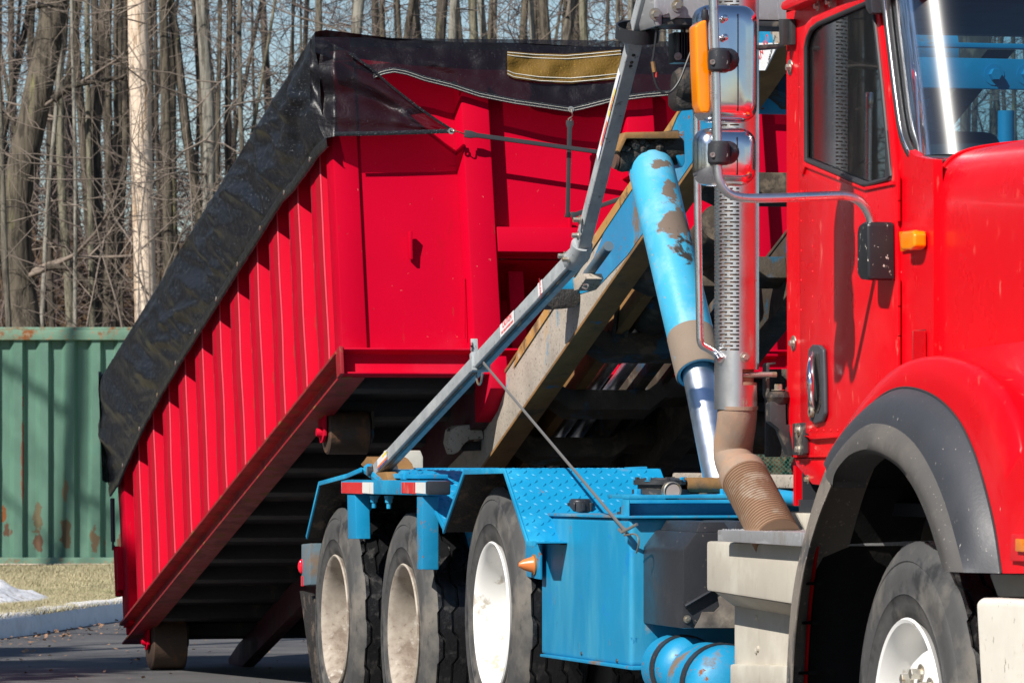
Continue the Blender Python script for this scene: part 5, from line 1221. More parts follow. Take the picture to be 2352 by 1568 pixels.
# inner long members, winch cylinders
for y_, n_, w__, mt in ((5.36, .07, .03, 'under'), (5.50, .10, .05, 'rail_brown'), (5.78, .10, .05, 'under'), (5.90, .07, .03, 'under')):
    p, q = hp(.02, y_, n_), hp(.50, y_, n_); MB().beam(p, q, w__, .12, nn_).build('inner_beam', M[mt], T, bevel=.004)
for y_ in (5.60, 5.69):
    MB().tube([hp(.05, y_, .10), hp(.42, y_, .10)], .030, 18).build('winch_rod', M['rod'], T)
MB().tube([hp(.40, 5.645, .08), hp(.60, 5.645, .08)], .085, 20).build('winch_cylinder', M['under'], T)
MB().lathe([(.11, -.03), (.16, -.035), (.16, -.025), (.12, 0), (.16, .025), (.16, .035), (.11, .03)], hp(.40, 5.5, .02), (.1, 1, 0), 32).build('pulley', M['under'], T)
P = [hp(.335, 5.42, .0), hp(.44, 5.40, .06)]; MB().tube(P, .012, 8).build('wire_rope', M['grease'], T)
MB().tube(smooth([sx(1395, 735, hp(.38, 5).x), sx(1420, 722, hp(.38, 5).x), sx(1480, 690, hp(.38, 5).x), sx(1530, 650, hp(.38, 5).x)], 2), .035, 12).build('hydraulic_hose', M['under'], T)
for y_, t_ in ((5.35, .30), (5.56, .36)):
    MB().prism([hp(t_, y_, -.02), hp(t_ + .05, y_, -.06), hp(t_ + .12, y_, .0), hp(t_ + .10, y_, .12), hp(t_, y_, .12)], Vector((0, .02, 0))).build('gusset', M['blue'] if y_ < 5.5 else M['under'], T, bevel=.003)
# ---- lift cylinders
def lift(y0, mt, near=True):
    pt, pb_, pr_ = S(1492, 372, 4.95), S(1607, 858, 4.95), S(1668, 1165, 4.95)
    pt, pb_, pr_ = [Vector((p.x, y0, p.z)) for p in (pt, pb_, pr_)]
    d = (pb_ - pt).normalized(); L_ = (pb_ - pt).length
    prf = [(.0, -.012), (.05, -.010), (.078, .004), (.0885, .03), (.090, .06), (.090, L_ - .012), (.086, L_), (.074, L_), (.072, L_ - .03)]
    o = MB().lathe(prf, pt, d, 48).build('lift_cylinder', mt, T)
    MB().lathe([(.062, 0), (.062, (pr_ - pb_).length)], pb_ - d * .1, (pr_ - pb_).normalized(), 40).build('cylinder_rod', M['rod'], o)
    return o, pt, d
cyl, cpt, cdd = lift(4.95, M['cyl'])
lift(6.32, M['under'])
# mud coat on the lower end
MB().lathe([(.0915, -.19), (.0915, -.002), (.0885, .003)], S(1607, 858, 4.95), cdd, 48).build('mud_coat', mat('dried_mud', (.24, .185, .14), .9, layers=[((.03, .33, .6), 9, .70, .74, .5)], bump=(30, .3, .005)), cyl)
# top trunnion
xt = cpt.x
MB().tube([sx(1416, 357, xt), sx(1424, 356, xt), sx(1560, 338, xt)], [.062, .068, .068], 28).build('trunnion_pin', M['grease'], T)
MB().lathe([(0, -.012), (.052, -.010), (.056, 0)], sx(1415, 357, xt), (0, 1, 0), 24).build('pin_cap', mat('brown_grease', (.12, .06, .04), .7), T)
MB().front([(1418, 346), (1436, 304), (1560, 302), (1562, 318), (1440, 318), (1424, 350)], xt + .10, xt - .12).build('trunnion_plate', M['rail_brown'], T, bevel=.004)
MB().front([(1440, 318), (1556, 318), (1556, 345), (1440, 345)], xt - .06, xt - .09).build('trunnion_web', M['grease'], T)
MB().front([(1546, 312), (1572, 300), (1574, 372), (1568, 385), (1548, 352)], xt + .06, xt - .1).build('weld_collar', M['blue'], T, bevel=.006)
gl = MB(); rnd = random.Random(4)
for k in range(26):
    gl.sphere(sx(rnd.uniform(1455, 1520), rnd.uniform(322, 352), xt + rnd.uniform(.03, .07)), rnd.uniform(.01, .022), 8)
kind(gl.build('grease_lumps', M['grease'], T), 'stuff')
for a, b in ((1430, 343), (1440, 345)): hexbolt(sx(a, b, xt + .065), (1, 0, .4), .012, .014).build('bolt', M['grease'], T)
# upper pivot boss
xu = xt + .35
MB().tube([sx(1548, 195, xu), sx(1560, 195, xu), sx(1640, 195, xu)], [.05, .066, .066], 24).build('upper_pivot', M['grease'], T)
MB().front([(1553, 205), (1608, 178), (1612, 248), (1565, 252), (1553, 238)], xu + .03, xu - .1).build('pivot_lug', M['grease'], T, bevel=.02)
MB().tube([hp(tx(1650), 5.28, .1), hp(tx(1650), 6.1, .1)], .13, 28).build('hoist_torque_tube', M['blue'], T)
MB().tube([hp(.93, 5.25, .12), hp(.93, 6.1, .12)], .10, 28).build('hoist_torque_tube', M['blue'], T)
# sign plate between the rails
sgp = [(1742, 99), (1786, 99), (1756, 160), (1742, 160)]
sg = MB().side([(1725, 99), (1788, 99), (1757, 162), (1725, 162)], 5.16, 5.165).build('sign_plate', M['sticker'], T)
c = S(1757, 112, 5.158); text('CAN RO', .05, S(1750, 118, 5.158), Vector((.86, 0, .5)), Vector((-.5, 0, .86)), M['s_red'], 'lettering', sg)
text('1-800-851-8938', .022, S(1772, 116, 5.158), Vector((.7, 0, .7)), Vector((-.7, 0, .7)), M['interior'], 'lettering', sg)
# ---- tarp housing with work lamp
xh = a2.x + .05; zH = sx(1600, 43, xh).z; yh0 = sx(1503, 20, xh).y
hs = MB().bb(xh - .22, xh, yh0 + .03, 6.9, zH, zH + .25).build('tarp_housing', M['alu'], T, bevel=.006)
MB().bb(xh - .2, xh - .005, yh0 + .03, 6.88, zH - .022, zH - .001).build('housing_rail', M['dark_steel'], hs, bevel=.003)
m_ = MB().front([(1503, -60), (1562, -60), (1562, 37), (1543, 46), (1537, 31), (1520, 37), (1520, 58), (1508, 60), (1502, 45)], xh + .012, xh - .23).build('housing_end_plate', M['alu'], hs, bevel=.003)
for a, b in ((1556, 14), (1505, 33)): hexbolt(sx(a, b, xh + .013), (1, 0, 0), .013, .016).build('bolt', M['steel'], hs)
for yy in (5.05, 6.25):
    MB().bb(xh - .2, xh - .08, yy, yy + .1, .95, zH).build('gantry_post', M['blue_clean'], T, bevel=.006)
z_a, z_b = sx(2300, 205, xh - .05).z, sx(2300, 135, xh - .05).z
gb_ = MB().bb(xh - .08, xh - .05, 5.10, 6.6, z_a, z_b).build('gantry_beam', M['blue_clean'], T, bevel=.004)
MB().bb(xh - .08, xh - .03, 5.10, 6.6, sx(2300, 112, xh - .05).z, sx(2300, 101, xh - .05).z).build('gantry_beam', M['blue_clean'], T, bevel=.003)
for a in (2283, 2358): hexbolt(sx(a, 172, xh - .05), (1, 0, 0), .022, .026).build('bolt', M['blue_clean'], gb_)
c = sx(2311, 255, xh - .1); MB().tube([Vector((c.x, c.y, c.z)), Vector((c.x, c.y, 1.0))], .030, 16).build('gantry_pipe', M['blue_clean'], T)
wl = MB(); yw0, yw1 = sx(1556, 100, xh - .1).y, sx(1606, 100, xh - .1).y; zw0, zw1 = sx(1580, 142, xh - .1).z, sx(1580, 72, xh - .1).z
wl.bb(xh - .22, xh - .14, yw0, yw1, zw0, zw1); wlo = wl.build('work_lamp', M['black'], T, bevel=.005)
for k in range(8):
    y_ = lerp(yw0 + .006, yw1 - .004, k / 7); MB().bb(xh - .14, xh - .10, y_ - .0018, y_ + .0018, zw0 + .006, zw1 - .004).build('cooling_fin', M['black'], wlo)
hexbolt(sx(1557, 130, xh - .10), (1, 0, 0), .008, .006).build('bolt', M['steel'], wlo)
MB().bb(xh - .2, xh - .16, lerp(yw0, yw1, .5), lerp(yw0, yw1, .6), zw1, zH).build('lamp_stalk', M['black'], wlo)
P = smooth([sx(a, b, xh - .06) for a, b in ((1509, 55), (1506, 90), (1502, 120), (1497, 150), (1500, 170), (1507, 198), (1520, 214), (1538, 216), (1560, 190), (1575, 150), (1590, 110), (1597, 90), (1592, 80))], 3)
MB().tube(P, .0042, 7).build('lamp_cable', M['wire'], T)
MB().tube([sx(1499, 142, xh - .055), sx(1503, 166, xh - .055)], .007, 7).build('cable_splice', M['rail_brown'], T)
MB().tube([sx(1507, 166, xh - .053), sx(1507, 178, xh - .053)], .003, 6).build('bare_wire', M['wire_red'], T)
# ------------------------------------------------------------ cab, hood, fender, mirrors, exhaust
YD = 4.60
CX0 = S(1808, 500, YD).x
cab_out = [(1822, 1050), (1818, 1008), (1808, 960), (1806, -70), (2030, -70), (2034, 0), (2048, 130), (2062, 250), (2072, 310), (2084, 342), (2100, 358), (2125, 364), (2143, 366), (2144, 500), (2144, 835), (2060, 860), (2010, 905), (1960, 980), (1906, 1049)]
win = [(1852, 368), (1851, 112), (1855, 88), (1864, 68), (1880, 55), (1975, 14), (2003, 2), (2009, 40), (2026, 190), (2047, 405), (2040, 411), (1993, 424), (1980, 422)]
winb = [(1850, 374), (1849, 110), (1853, 84), (1862, 63), (1879, 50), (1975, 8), (2007, -5), (2012, 40), (2029, 190), (2051, 408), (2042, 416), (1993, 431), (1980, 428)]
cs_ = MB(); side_plate(cs_, cab_out, [winb], YD, .03)
cabs = cs_.build('cab_side', M['red_cab'], T, bevel=0, ang=30)
door_out = [(1838, 960), (1834, 420), (1831, 110), (1835, 82), (1846, 60), (1864, 40), (1960, -2), (2004, -24), (2018, 20), (2032, 120), (2046, 250), (2060, 404), (2060, 862), (1975, 958), (1925, 1003), (1868, 1006), (1848, 992)]
dm = MB(); side_plate(dm, door_out, [win], YD - .012, .0125)
door = dm.build('door', M['red_cab'], T, bevel=.004, ang=30)
# raised fold below the window, kick line
MB().side([(1838, 398), (1850, 374), (1982, 430), (2050, 417), (2052, 424), (1984, 438), (1848, 384), (1842, 402)], YD - .020, YD - .011).build('door_belt', M['red_cab'], door, bevel=.003)
MB().side([(1845, 1000), (1925, 996), (1935, 1003), (1868, 1008)], YD - .018, YD - .01).build('door_lip', M['red_cab'], door, bevel=.002)
# window rubber and glass
rm_ = MB(); W3 = [sy(a, b, YD - .013) for a, b in win]; W3.append(W3[0]); W3.append(W3[1]); rm_.tube(W3, .008, 8, cap=False).build('window_seal', M['rubber_strap'], door)
MB().side([(1852, 362), (1852, 372), (1980, 426), (1993, 428), (2045, 414), (2044, 404), (1990, 417), (1978, 414)], YD - .016, YD - .006).build('window_channel', M['black'], door, bevel=.002)
MB().side([(2038, 300), (2046, 390), (2047, 408), (2032, 412), (2034, 300)], YD - .015, YD - .004).build('window_channel', M['black'], door)
gl_ = MB(); side_plate(gl_, win, [], YD - .004, .004); gl_.build('window_glass', M['glass_door'], door, smooth=False)
# hinge along the door front edge
for a, b in ((405, 460), (462, 508), (640, 702), (704, 770), (772, 846)):
    MB().lathe([(0, 0), (.0085, 0), (.0085, (b - a) / 752 - .002), (0, (b - a) / 752 - .002)], S(2063, b, YD - .012), UP, 10).build('door_hinge', M['red_cab'], door)
# rivets
for px, ys in ((1840, range(440, 780, 68)), (1866, range(450, 960, 58)), (2070, range(440, 840, 62))):
    for y_ in ys: MB().sphere(S(px, y_, YD - .012 if px < 2060 else YD), .005, 8, (1, .5, 1)).build('rivet', M['red_cab'], door if px < 2060 else cabs)
for a in range(1860, 1930, 16): MB().sphere(S(a, 988, YD - .013), .005, 8, (1, .5, 1)).build('rivet', M['red_cab'], door)
for a in (148, 201): MB().sphere(S(1836, a, YD - .012), .0045, 8, (1, .5, 1)).build('rivet', M['red_cab'], door)
for a, b in ((1815, 155), (1823, 788)):
    MB().lathe([(0, -.004), (.024, -.004), (.026, 0)], S(a, b, YD), (0, 1, 0), 24).build('washer_plate', M['steel'], cabs); hexbolt(S(a, b, YD - .004), (0, -1, 0), .011, .012).build('bolt', M['steel'], cabs)
for a, b in ((1866, 15), (1893, 5)): hexbolt(S(a + 14, b, YD - .013), (0, -1, 0), .010, .012).build('bolt', M['steel'], door)
# window top black latch at the pillar
MB().side([(1985, -30), (1998, -10), (2003, 30), (1996, 34), (1988, 22), (1982, -20)], YD - .05, YD - .012).build('vent_latch', M['black'], door, bevel=.006)
# roof gutter and roof
MB().side([(1791, 17), (1795, 5), (1812, -6), (1860, -26), (2000, -70), (2040, -90), (2040, -60), (1900, -18), (1830, 12), (1806, 22), (1796, 24)], YD - .055, YD + .06).build('roof_gutter', M['red_cab'], T, bevel=.008)
RZ = 2.80
MB().loops([Vector((CX0 - .03, y_, z_)) for y_, z_ in ((4.60, 2.70), (4.60, 2.78), (4.75, 2.90), (5.2, 2.98), (6.1, 2.98), (6.55, 2.90), (6.70, 2.78), (6.70, 2.70))], [Vector((CX0 + 1.2, y_, z_)) for y_, z_ in ((4.60, 2.70), (4.60, 2.78), (4.75, 2.90), (5.2, 2.98), (6.1, 2.98), (6.55, 2.90), (6.70, 2.78), (6.70, 2.70))]).build('roof', M['red_cab'], T, bevel=.02)
# rear wall with window, far side, floor
rw = MB(); plate(rw, [(4.63, 1.10), (6.70, 1.10), (6.70, 2.72), (4.63, 2.72)], [[(p, q) for p, q in rrect(5.02, 2.02, 6.40, 2.69, .06)]], Vector((CX0, 0, 0)), Vector((0, 1, 0)), UP, Vector((-1, 0, 0)), .03)
rw.build('rear_wall', M['red_cab'], T)
il = MB(); plate(il, [(4.65, 1.12), (6.68, 1.12), (6.68, 2.70), (4.65, 2.70)], [[(p, q) for p, q in rrect(5.03, 2.03, 6.39, 2.68, .06)]], Vector((CX0 + .004, 0, 0)), Vector((0, 1, 0)), UP, Vector((1, 0, 0)), .01)
il.build('interior_lining', M['interior'], T)
MB().bb(CX0, CX0 + 1.38, 6.66, 6.70, 1.10, 2.30).build('far_side', M['interior'], T)
MB().bb(CX0, CX0 + 1.4, 4.64, 6.68, 1.08, 1.12).build('cab_floor', M['interior'], T)
MB().bb(CX0 + .02, CX0 + 1.1, 4.64, 6.66, 2.66, 2.69).build('headliner', M['interior'], T)
for y_ in (5.0, 6.15):
    MB().bb(CX0 + .2, CX0 + .32, y_ - .24, y_ + .24, 1.55, 2.32).build('seat_back', M['interior'], T, bevel=.06, seg=4)
    MB().bb(CX0 + .2, CX0 + .7, y_ - .25, y_ + .25, 1.42, 1.58).build('seat_cushion', M['interior'], T, bevel=.05, seg=4)
MB().bb(-13.95, -13.6, 4.66, 6.64, 1.7, 2.08).build('dashboard', M['interior'], T, bevel=.05, seg=3)
# windshield
def wsp(v, s_):      # v 0 bottom .. 1 top ; s_ arc-length across
    e0, e1 = S(2084, 330, 4.615), S(2032, -60, 4.615); xe = lerp(e0.x, e1.x, v); z = lerp(e0.z - .04, e1.z, v); Rr = .20; q = Rr * math.pi / 2
    if s_ < q: a = s_ / Rr; return Vector((xe + Rr * math.sin(a), 4.615 + Rr - Rr * math.cos(a), z))
    t = s_ - q; return Vector((xe + Rr + .05 * math.sin(min(1, t / .85) * math.pi / 2) , 4.615 + Rr + t, z))
G = [[wsp(k / 12, lerp(-.0, 1.15, i / 90)) for k in range(13)] for i in range(91)]
MB().grid(G).build('windshield', M['glass'], T, weld=False, ang=80, normals=False)
G = [[wsp(k / 4 * .055, lerp(.0, 1.15, i / 60)) + Vector((-.006, .004, 0)) for k in range(5)] for i in range(61)]
MB().grid(G).build('windshield_border', M['interior'], T, weld=False, ang=80, normals=False)
gk = [S(a, b, 4.600) for a, b in ((2030, -70), (2038, 30), (2050, 130), (2062, 230), (2072, 300), (2082, 334))] ; gk2 = [wsp(0, .06) + Vector((0, -.006, -.012)), wsp(0, .14) + Vector((.0, -.004, -.016)), wsp(0, .25) + Vector((.006, 0, -.018)), wsp(0, .5) + Vector((.006, 0, -.018)), wsp(0, 1.1) + Vector((.006, 0, -.018))]
GP = smooth(gk + gk2, 2)
gs = MB().tube(GP, .016, 12, flat=.8).build('windshield_seal', M['rubber_strap'], T, ang=60)
MB().tube([p + Vector((.010, -.010, .004)) for p in GP], .0028, 8).build('chrome_trim', M['chrome'], gs)
# rod of chrome: pillar strip
# cowl side panel continues to hood; mesh vent and lamp
vt = MB(); 
vp = [(2096, 759), (2124, 757), (2124, 828), (2096, 832)]
MB().side(vp, YD - .004, YD + .002).build('cowl_vent', M['dark_steel'], cabs, smooth=False)
vm = MB()
for i in range(11):
    for j in range(26):
        p = S(2097.5 + i * 2.6 + (j % 2) * 1.3, 760.5 + j * 2.75, YD - .006); vm.box(p, (.0075, .003, .0017)); 
        vm.box(p + Vector((.004, 0, 0)), (.0022, .003, .0036))
kind(vm.build('vent_mesh', M['red_cab'], cabs, weld=False, smooth=False), 'stuff')
MB().side([(2067, 536), (2074, 531), (2096, 530), (2099, 538), (2099, 566), (2092, 574), (2072, 575), (2067, 570)], YD - .045, YD - .004).build('turn_lamp', M['amber'], cabs, bevel=.015, seg=4)
MB().side([(2064, 532), (2102, 528), (2104, 572), (2068, 578)], YD - .010, YD + .001).build('lamp_base', M['amber'], cabs, bevel=.004)
# door handle
hq = [(a, b) for a, b in ((1856, 800), (1864, 791), (1880, 792), (1889, 802), (1892, 880), (1893, 950), (1886, 968), (1870, 974), (1858, 966), (1854, 940), (1853, 860))]
hd = MB().side(hq, YD - .028, YD - .011).build('handle_pod', M['flare'], door, bevel=.008, seg=3)
MB().side([(1862, 812), (1880, 812), (1884, 930), (1878, 948), (1862, 944), (1859, 870)], YD - .031, YD - .027).build('handle_recess', M['grease'], hd, bevel=.002)
P = smooth([S(1867, 812, YD - .03), S(1862, 835, YD - .055), S(1862, 880, YD - .065), S(1864, 915, YD - .055), S(1871, 935, YD - .032)], 3)
MB().tube(P, [lerp(.008, .013, math.sin(math.pi * i / (len(P) - 1))) for i in range(len(P))], 12).build('handle', M['chrome'], hd)
MB().lathe([(.006, -.012), (.017, -.012), (.019, -.004), (.019, 0)], S(1867, 945, YD - .030), (0, 1, 0), 20).build('lock', M['steel'], hd)
# cab corner parts below the door
sl = MB().side([(1824, 1052), (1908, 1048), (1915, 1085), (1896, 1116), (1864, 1112), (1838, 1080), (1828, 1070)], YD + .01, 5.1).build('cab_sill', M['red_cab'], T, bevel=.008)
hexbolt(S(1856, 1100, YD + .01), (0, -1, 0), .009, .01).build('bolt', M['steel'], sl)
# ---- hood: shell swept along x
hp_ = [(4.622, 1.10), (4.620, 1.5), (4.620, 1.9), (4.622, 2.045), (4.634, 2.098), (4.66, 2.140), (4.695, 2.168), (4.76, 2.190), (4.90, 2.208), (5.2, 2.235), (5.65, 2.25)]
hp_ = smooth2(hp_, 2); full = hp_ + [(11.30 - a, b) for a, b in reversed(hp_[:-1])]
G = []
for i in range(16):
    t = i / 15; x_ = -13.655 + 2.1 * t; G.append([Vector((x_, 5.65 + (a - 5.65) * (1 - .012 * t) + (-.012 * math.sin(t * 9) if False else 0), b - .07 * t * t if b > 1.9 else b)) for a, b in full])
hood = MB().grid(G).build('hood', M['red_cab'], T, ang=50)
# raised edge at rear of the hood
ed = MB().tube([Vector((-13.648, a - (.004 if a < 5.65 else -.004), b + .002)) for a, b in full[:len(full) // 2 + 6]], .0055, 8).build('hood_edge', M['red_cab'], hood)
# cowl between windshield and hood
MB().loops([Vector((-13.95, a, b - .03)) for a, b in full if b > 1.6], [Vector((-13.6, a, b - .012)) for a, b in full if b > 1.6]).build('cowl_panel', M['red_cab'], T)
# front fender
ts = [0, .08, .18, .28, .38, .48, .58, .68, .79, .9, 1]
FC = [(1907, 1060), (1940, 1005), (1985, 948), (2038, 902), (2090, 890), (2150, 911), (2200, 960), (2235, 1028), (2262, 1110), (2286, 1210), (2302, 1316)]
FD = [(1906, 1046), (1944, 984), (1992, 918), (2040, 868), (2090, 838), (2152, 829), (2216, 848), (2268, 888), (2310, 950), (2346, 1050), (2378, 1316)]
FD2 = [(1905, 1040), (1948, 976), (2000, 905), (2050, 854), (2100, 828), (2160, 816), (2228, 828), (2282, 862), (2328, 920), (2366, 1030), (2402, 1316)]
FE = [(1912, 1030), (1958, 965), (2015, 890), (2062, 845), (2110, 826), (2165, 812), (2232, 800), (2300, 790), (2372, 782), (2450, 778), (2560, 778)]
Yc = [4.415, 4.415, 4.415, 4.415, 4.415, 4.415, 4.415, 4.42, 4.42, 4.42, 4.42]
def dens(L, n=70):
    V_ = [Vector((a, b, 0)) for a, b in L]; out = []
    for i in range(n):
        t = i / (n - 1) * (len(V_) - 1); k = min(len(V_) - 2, int(t)); f_ = t - k
        p0, p1, p2, p3 = V_[max(k - 1, 0)], V_[k], V_[k + 1], V_[min(k + 2, len(V_) - 1)]
        out.append(.5 * ((2 * p1) + (p2 - p0) * f_ + (2 * p0 - 5 * p1 + 4 * p2 - p3) * f_ ** 2 + (3 * p1 - p0 - 3 * p2 + p3) * f_ ** 3))
    return [(p.x, p.y) for p in out]
def ring(L, y): return [S(a, b, y) for a, b in dens(L)]
rC, rD, rD2, rE = ring(FC, 4.418), ring(FD, 4.425), ring(FD2, 4.455), ring(FE, 4.623)
G = []
for i in range(len(rC)):
    c_, d_, d2_, e_ = rC[i], rD[i], rD2[i], rE[i]
    row = [c_, c_.lerp(d_, .5) + Vector((0, -.004, 0)), d_, d_.lerp(d2_, .5) + Vector((0, -.004, .006)), d2_]
    for k in range(1, 7):
        t = k / 6; p = d2_.lerp(e_, t); p.z -= .035 * math.sin(math.pi * t) * clamp(i / 20); row.append(p)
    G.append(row)
fen = MB().grid(G).build('front_fender', M['red_cab'], T, weld=False, ang=60)
# filler of fender forward part (beyond the picture) and inner apron
# flare
FA = [(1912, 1114), (1916, 1090), (1930, 1066), (1955, 1042), (1992, 1031), (2032, 1042), (2072, 1070), (2108, 1122), (2138, 1190), (2162, 1265), (2176, 1312)]
FAi = [(1914, 1120), (1920, 1096), (1936, 1073), (1960, 1052), (1994, 1041), (2030, 1050), (2068, 1078), (2102, 1128), (2131, 1195), (2154, 1268), (2168, 1312)]
FB = [(1900, 1082), (1912, 1056), (1940, 1018), (1975, 985), (2008, 972), (2055, 982), (2100, 1018), (2140, 1082), (2172, 1160), (2198, 1250), (2214, 1314)]
rA, rAi, rB = ring(FA, 4.305), ring(FAi, 4.33), ring(FB, 4.335)
G = []; lipG = []
for i in range(len(rC)):
    a_, ai, b_, c_ = rA[i], rAi[i], rB[i], rC[i]; ed_ = clamp((len(rC) - 1 - i) / 8)
    row = [Vector((ai.x, 4.43, ai.z)), ai, a_]; lip = list(row)
    for k in range(1, 5): t = k / 4; row.append(a_.lerp(b_, t) + Vector((0, -.012 * math.sin(math.pi * t) * ed_, .0)))
    lip = list(row); lipG.append(lip[:3 + max(1, int(round(4 * clamp((56 - i) / 20))))]) if False else None
    for k in range(1, 8): t = k / 7; row.append(b_.lerp(c_, t) + Vector((0, -.016 * math.sin(math.pi * t) * ed_, .012 * math.sin(math.pi * t) * ed_)))
    row.append(c_ + Vector((0, .002, 0)) + (c_ - b_).normalized() * .006); G.append(row)
fl = MB().grid([g_[6:] for g_ in G]).build('fender_flare', M['flare'], T, weld=False, ang=60, solid=0)
MB().grid([g_[:7] for g_ in G]).build('flare_lip', M['flare_lip'], fl, weld=False, ang=60)
e_ = MB().tube([p + Vector((0, -.003, 0)) for p in rC], .004, 6).build('flare_trim', M['rubber_strap'], fl)
# lower rear extension of the flare (seen from inside)
L1_ = smooth2([(1912, 1114), (1880, 1190), (1852, 1290), (1836, 1380), (1826, 1470), (1820, 1580), (1818, 1700)], 2); L0_ = smooth2([(1902, 1062), (1872, 1140), (1842, 1250), (1822, 1345), (1812, 1440), (1806, 1560), (1803, 1700)], 2)
G = []
for (a, b), (c2, d2_) in zip(L0_, L1_):
    p, q = S(a, b, 4.36), S(c2, d2_, 4.325); G.append([p + Vector((-.02, .16, 0)), p, q + Vector((0, -.004, 0)), q])
MB().grid(G).build('flare_extension', M['flare_dust'], fl, weld=False, ang=40)
# red inner arch edge and liner
IL = smooth2([(1906, 1120), (1885, 1210), (1866, 1330), (1856, 1450), (1850, 1580), (1848, 1700)], 2)
G = [[S(a, b, 4.42) + Vector((0, .0, 0)), S(a, b, 4.42) + Vector((.01, .02, 0)), S(a, b, 4.42) + Vector((0, .45, 0))] for a, b in IL]
MB().grid(G).build('arch_liner', M['well'], T, weld=False, ang=40)
MB().tube([S(a, b, 4.415) for a, b in IL[2:]], .006, 6).build('arch_edge', M['red_cab'], T)
for a, b in ((1876, 1340), (1866, 1430), (1858, 1545)): MB().side([(a - 24, b - 3), (a, b - 5), (a, b + 3), (a - 26, b + 3)], 4.40, 4.43).build('liner_rib', M['well'], T, bevel=.002)
# arch ceiling
rL = [(S(a, b, 4.43)) for a, b in dens(FAi)]
G = [[p, p + Vector((0, .7, 0))] for p in rL]; MB().grid(G).build('wheel_well', M['well'], T, weld=False, ang=40)
G = [[Vector((-14.35 + i * .5, 5.08, z_)) for z_ in (.5, 1.0, 1.6)] for i in range(4)]; MB().grid(G).build('well_wall', M['well'], T)
MB().bb(-14.2, -12.4, 5.0, 5.2, .62, .95).build('steering_frame', M['well'], T, bevel=.02)
# engine bay closure behind the cab foot
MB().bb(CX0 + .05, -13.9, 4.75, 6.6, .80, 1.08).build('cab_underframe', M['under'], T, bevel=.02)
# side marker in the fender
rcx = [(2331, 1236), (2400, 1240), (2400, 1270), (2331, 1266)]
MB().side([(2322, 1224), (2400, 1228), (2400, 1290), (2318, 1288)], 4.405, 4.43).build('lamp_recess', M['red_cab'], fen, bevel=.006)
MB().side(rcx, 4.394, 4.41).build('side_marker', M['amber'], fen, bevel=.004)
# bumper
MB().side([(2240, 1380), (2250, 1372), (2330, 1376), (2600, 1400), (2600, 1800), (2262, 1800), (2250, 1560)], 4.34, 4.42).build('bumper', M['bumper'], T, bevel=.02, seg=4)
MB().side([(2270, 1316), (2500, 1320), (2500, 1372), (2290, 1370)], 4.50, 4.9).build('bumper_bracket', M['beige'], T, bevel=.01)
# ---- mirrors
MX = -14.02
def mhead(px0, py0, px1, py1, name='mirror'):
    a, b = sx(px0, py1, MX), sx(px1, py0, MX); A = rrect(a.y, a.z, b.y, b.z, .045, 6); m_ = MB()
    lay = [(0, -.07), (0, -.03), (.004, -.012), (.014, .004), (.030, .012), (.045, .015)]
    cy, cz = (a.y + b.y) / 2, (a.z + b.z) / 2; hw, hh_ = (b.y - a.y) / 2, (b.z - a.z) / 2; Ls = []
    for ins, dx in lay: Ls.append([Vector((MX + dx, cy + (y_ - cy) * (1 - ins / hw), cz + (z_ - cz) * (1 - ins / hh_))) for y_, z_ in A])
    for p, q in zip(Ls, Ls[1:]): m_.loops(p, q, cap=False)
    m_.add(Ls[-1], [tuple(range(len(A)))]); m_.add(Ls[0], [tuple(range(len(A)))])
    o = m_.build(name, M['chrome'], T, ang=60)
    G_ = [Vector((MX - .071, cy + (y_ - cy) * .93, cz + (z_ - cz) * .95)) for y_, z_ in A]; MB().add(G_, [tuple(range(len(A)))]).build('mirror_glass', M['glass_door'], o)
    # raised rib panel
    rx0, rx1 = lerp(a.y, b.y, .62), lerp(a.y, b.y, .64)
    MB().bb(MX + .005, MX + .0165, rx0, rx0 + .003, a.z + .03, b.z - .03).build('mirror_seam', M['dark_steel'], o)
    return o
mu = mhead(1604, 12, 1744, 278); ml = mhead(1605, 294, 1741, 424)
lensm = MB(); A = [(1597, 60), (1612, 48), (1624, 46), (1626, 90), (1631, 160), (1633, 245), (1630, 260), (1612, 260), (1604, 240), (1600, 160)]
lensm.front(A, MX + .045, MX - .03); lensm.build('mirror_lamp', M['amber'], mu, bevel=.012, seg=4)
AXP = MX + .075
ap = [(1636, -60), (1640, 50), (1645, 200), (1647, 350), (1648, 395), (1655, 425), (1675, 447), (1705, 455), (1760, 456), (1920, 449), (1950, 450), (1975, 461), (1992, 482), (2001, 506), (2003, 525)]
AP = [sx(a, b, AXP) for a, b in ap]
MB().tube(smooth(AP, 3), .0142, 20, cap=False).build('mirror_arm', M['chrome_tube'], T, ang=80)
for py, pp in ((139, mu), (352, ml)):
    c = sx(1651, py, AXP); cl = MB().lathe([(.014, -.036), (.026, -.036), (.033, -.028), (.035, 0), (.033, .028), (.026, .036), (.014, .036)], c, UP, 24).build('arm_clamp', M['black'], pp)
    MB().lathe([(.036, 0), (.033, .02), (.022, .032)], sx(1672, py - 1, AXP - .035) , (1, -.6, 0), 20, cap=True).build('clamp_ball', M['black'], pp)
    for dx in (-15, 14): MB().lathe([(0, .0), (.008, 0), (.008, .006), (.004, .006), (.004, .003), (0, .003)], sx(1651 + dx, py + 4, AXP + .024), (1, 0, 0), 12).build('clamp_screw', M['steel'], pp)
P = smooth([sx(a, b, MX + .03) for a, b in ((1619, 18), (1620, 50), (1619, 80), (1624, 110), (1634, 140), (1640, 160))], 3); MB().tube(P, .004, 7).build('lamp_wire', M['wire'], mu)
MB().lathe([(0, .03), (.01, .03), (.013, .01), (.009, 0), (.006, -.02)], sx(1619, 46, MX + .03), UP, 12).build('wire_plug', M['black'], mu)
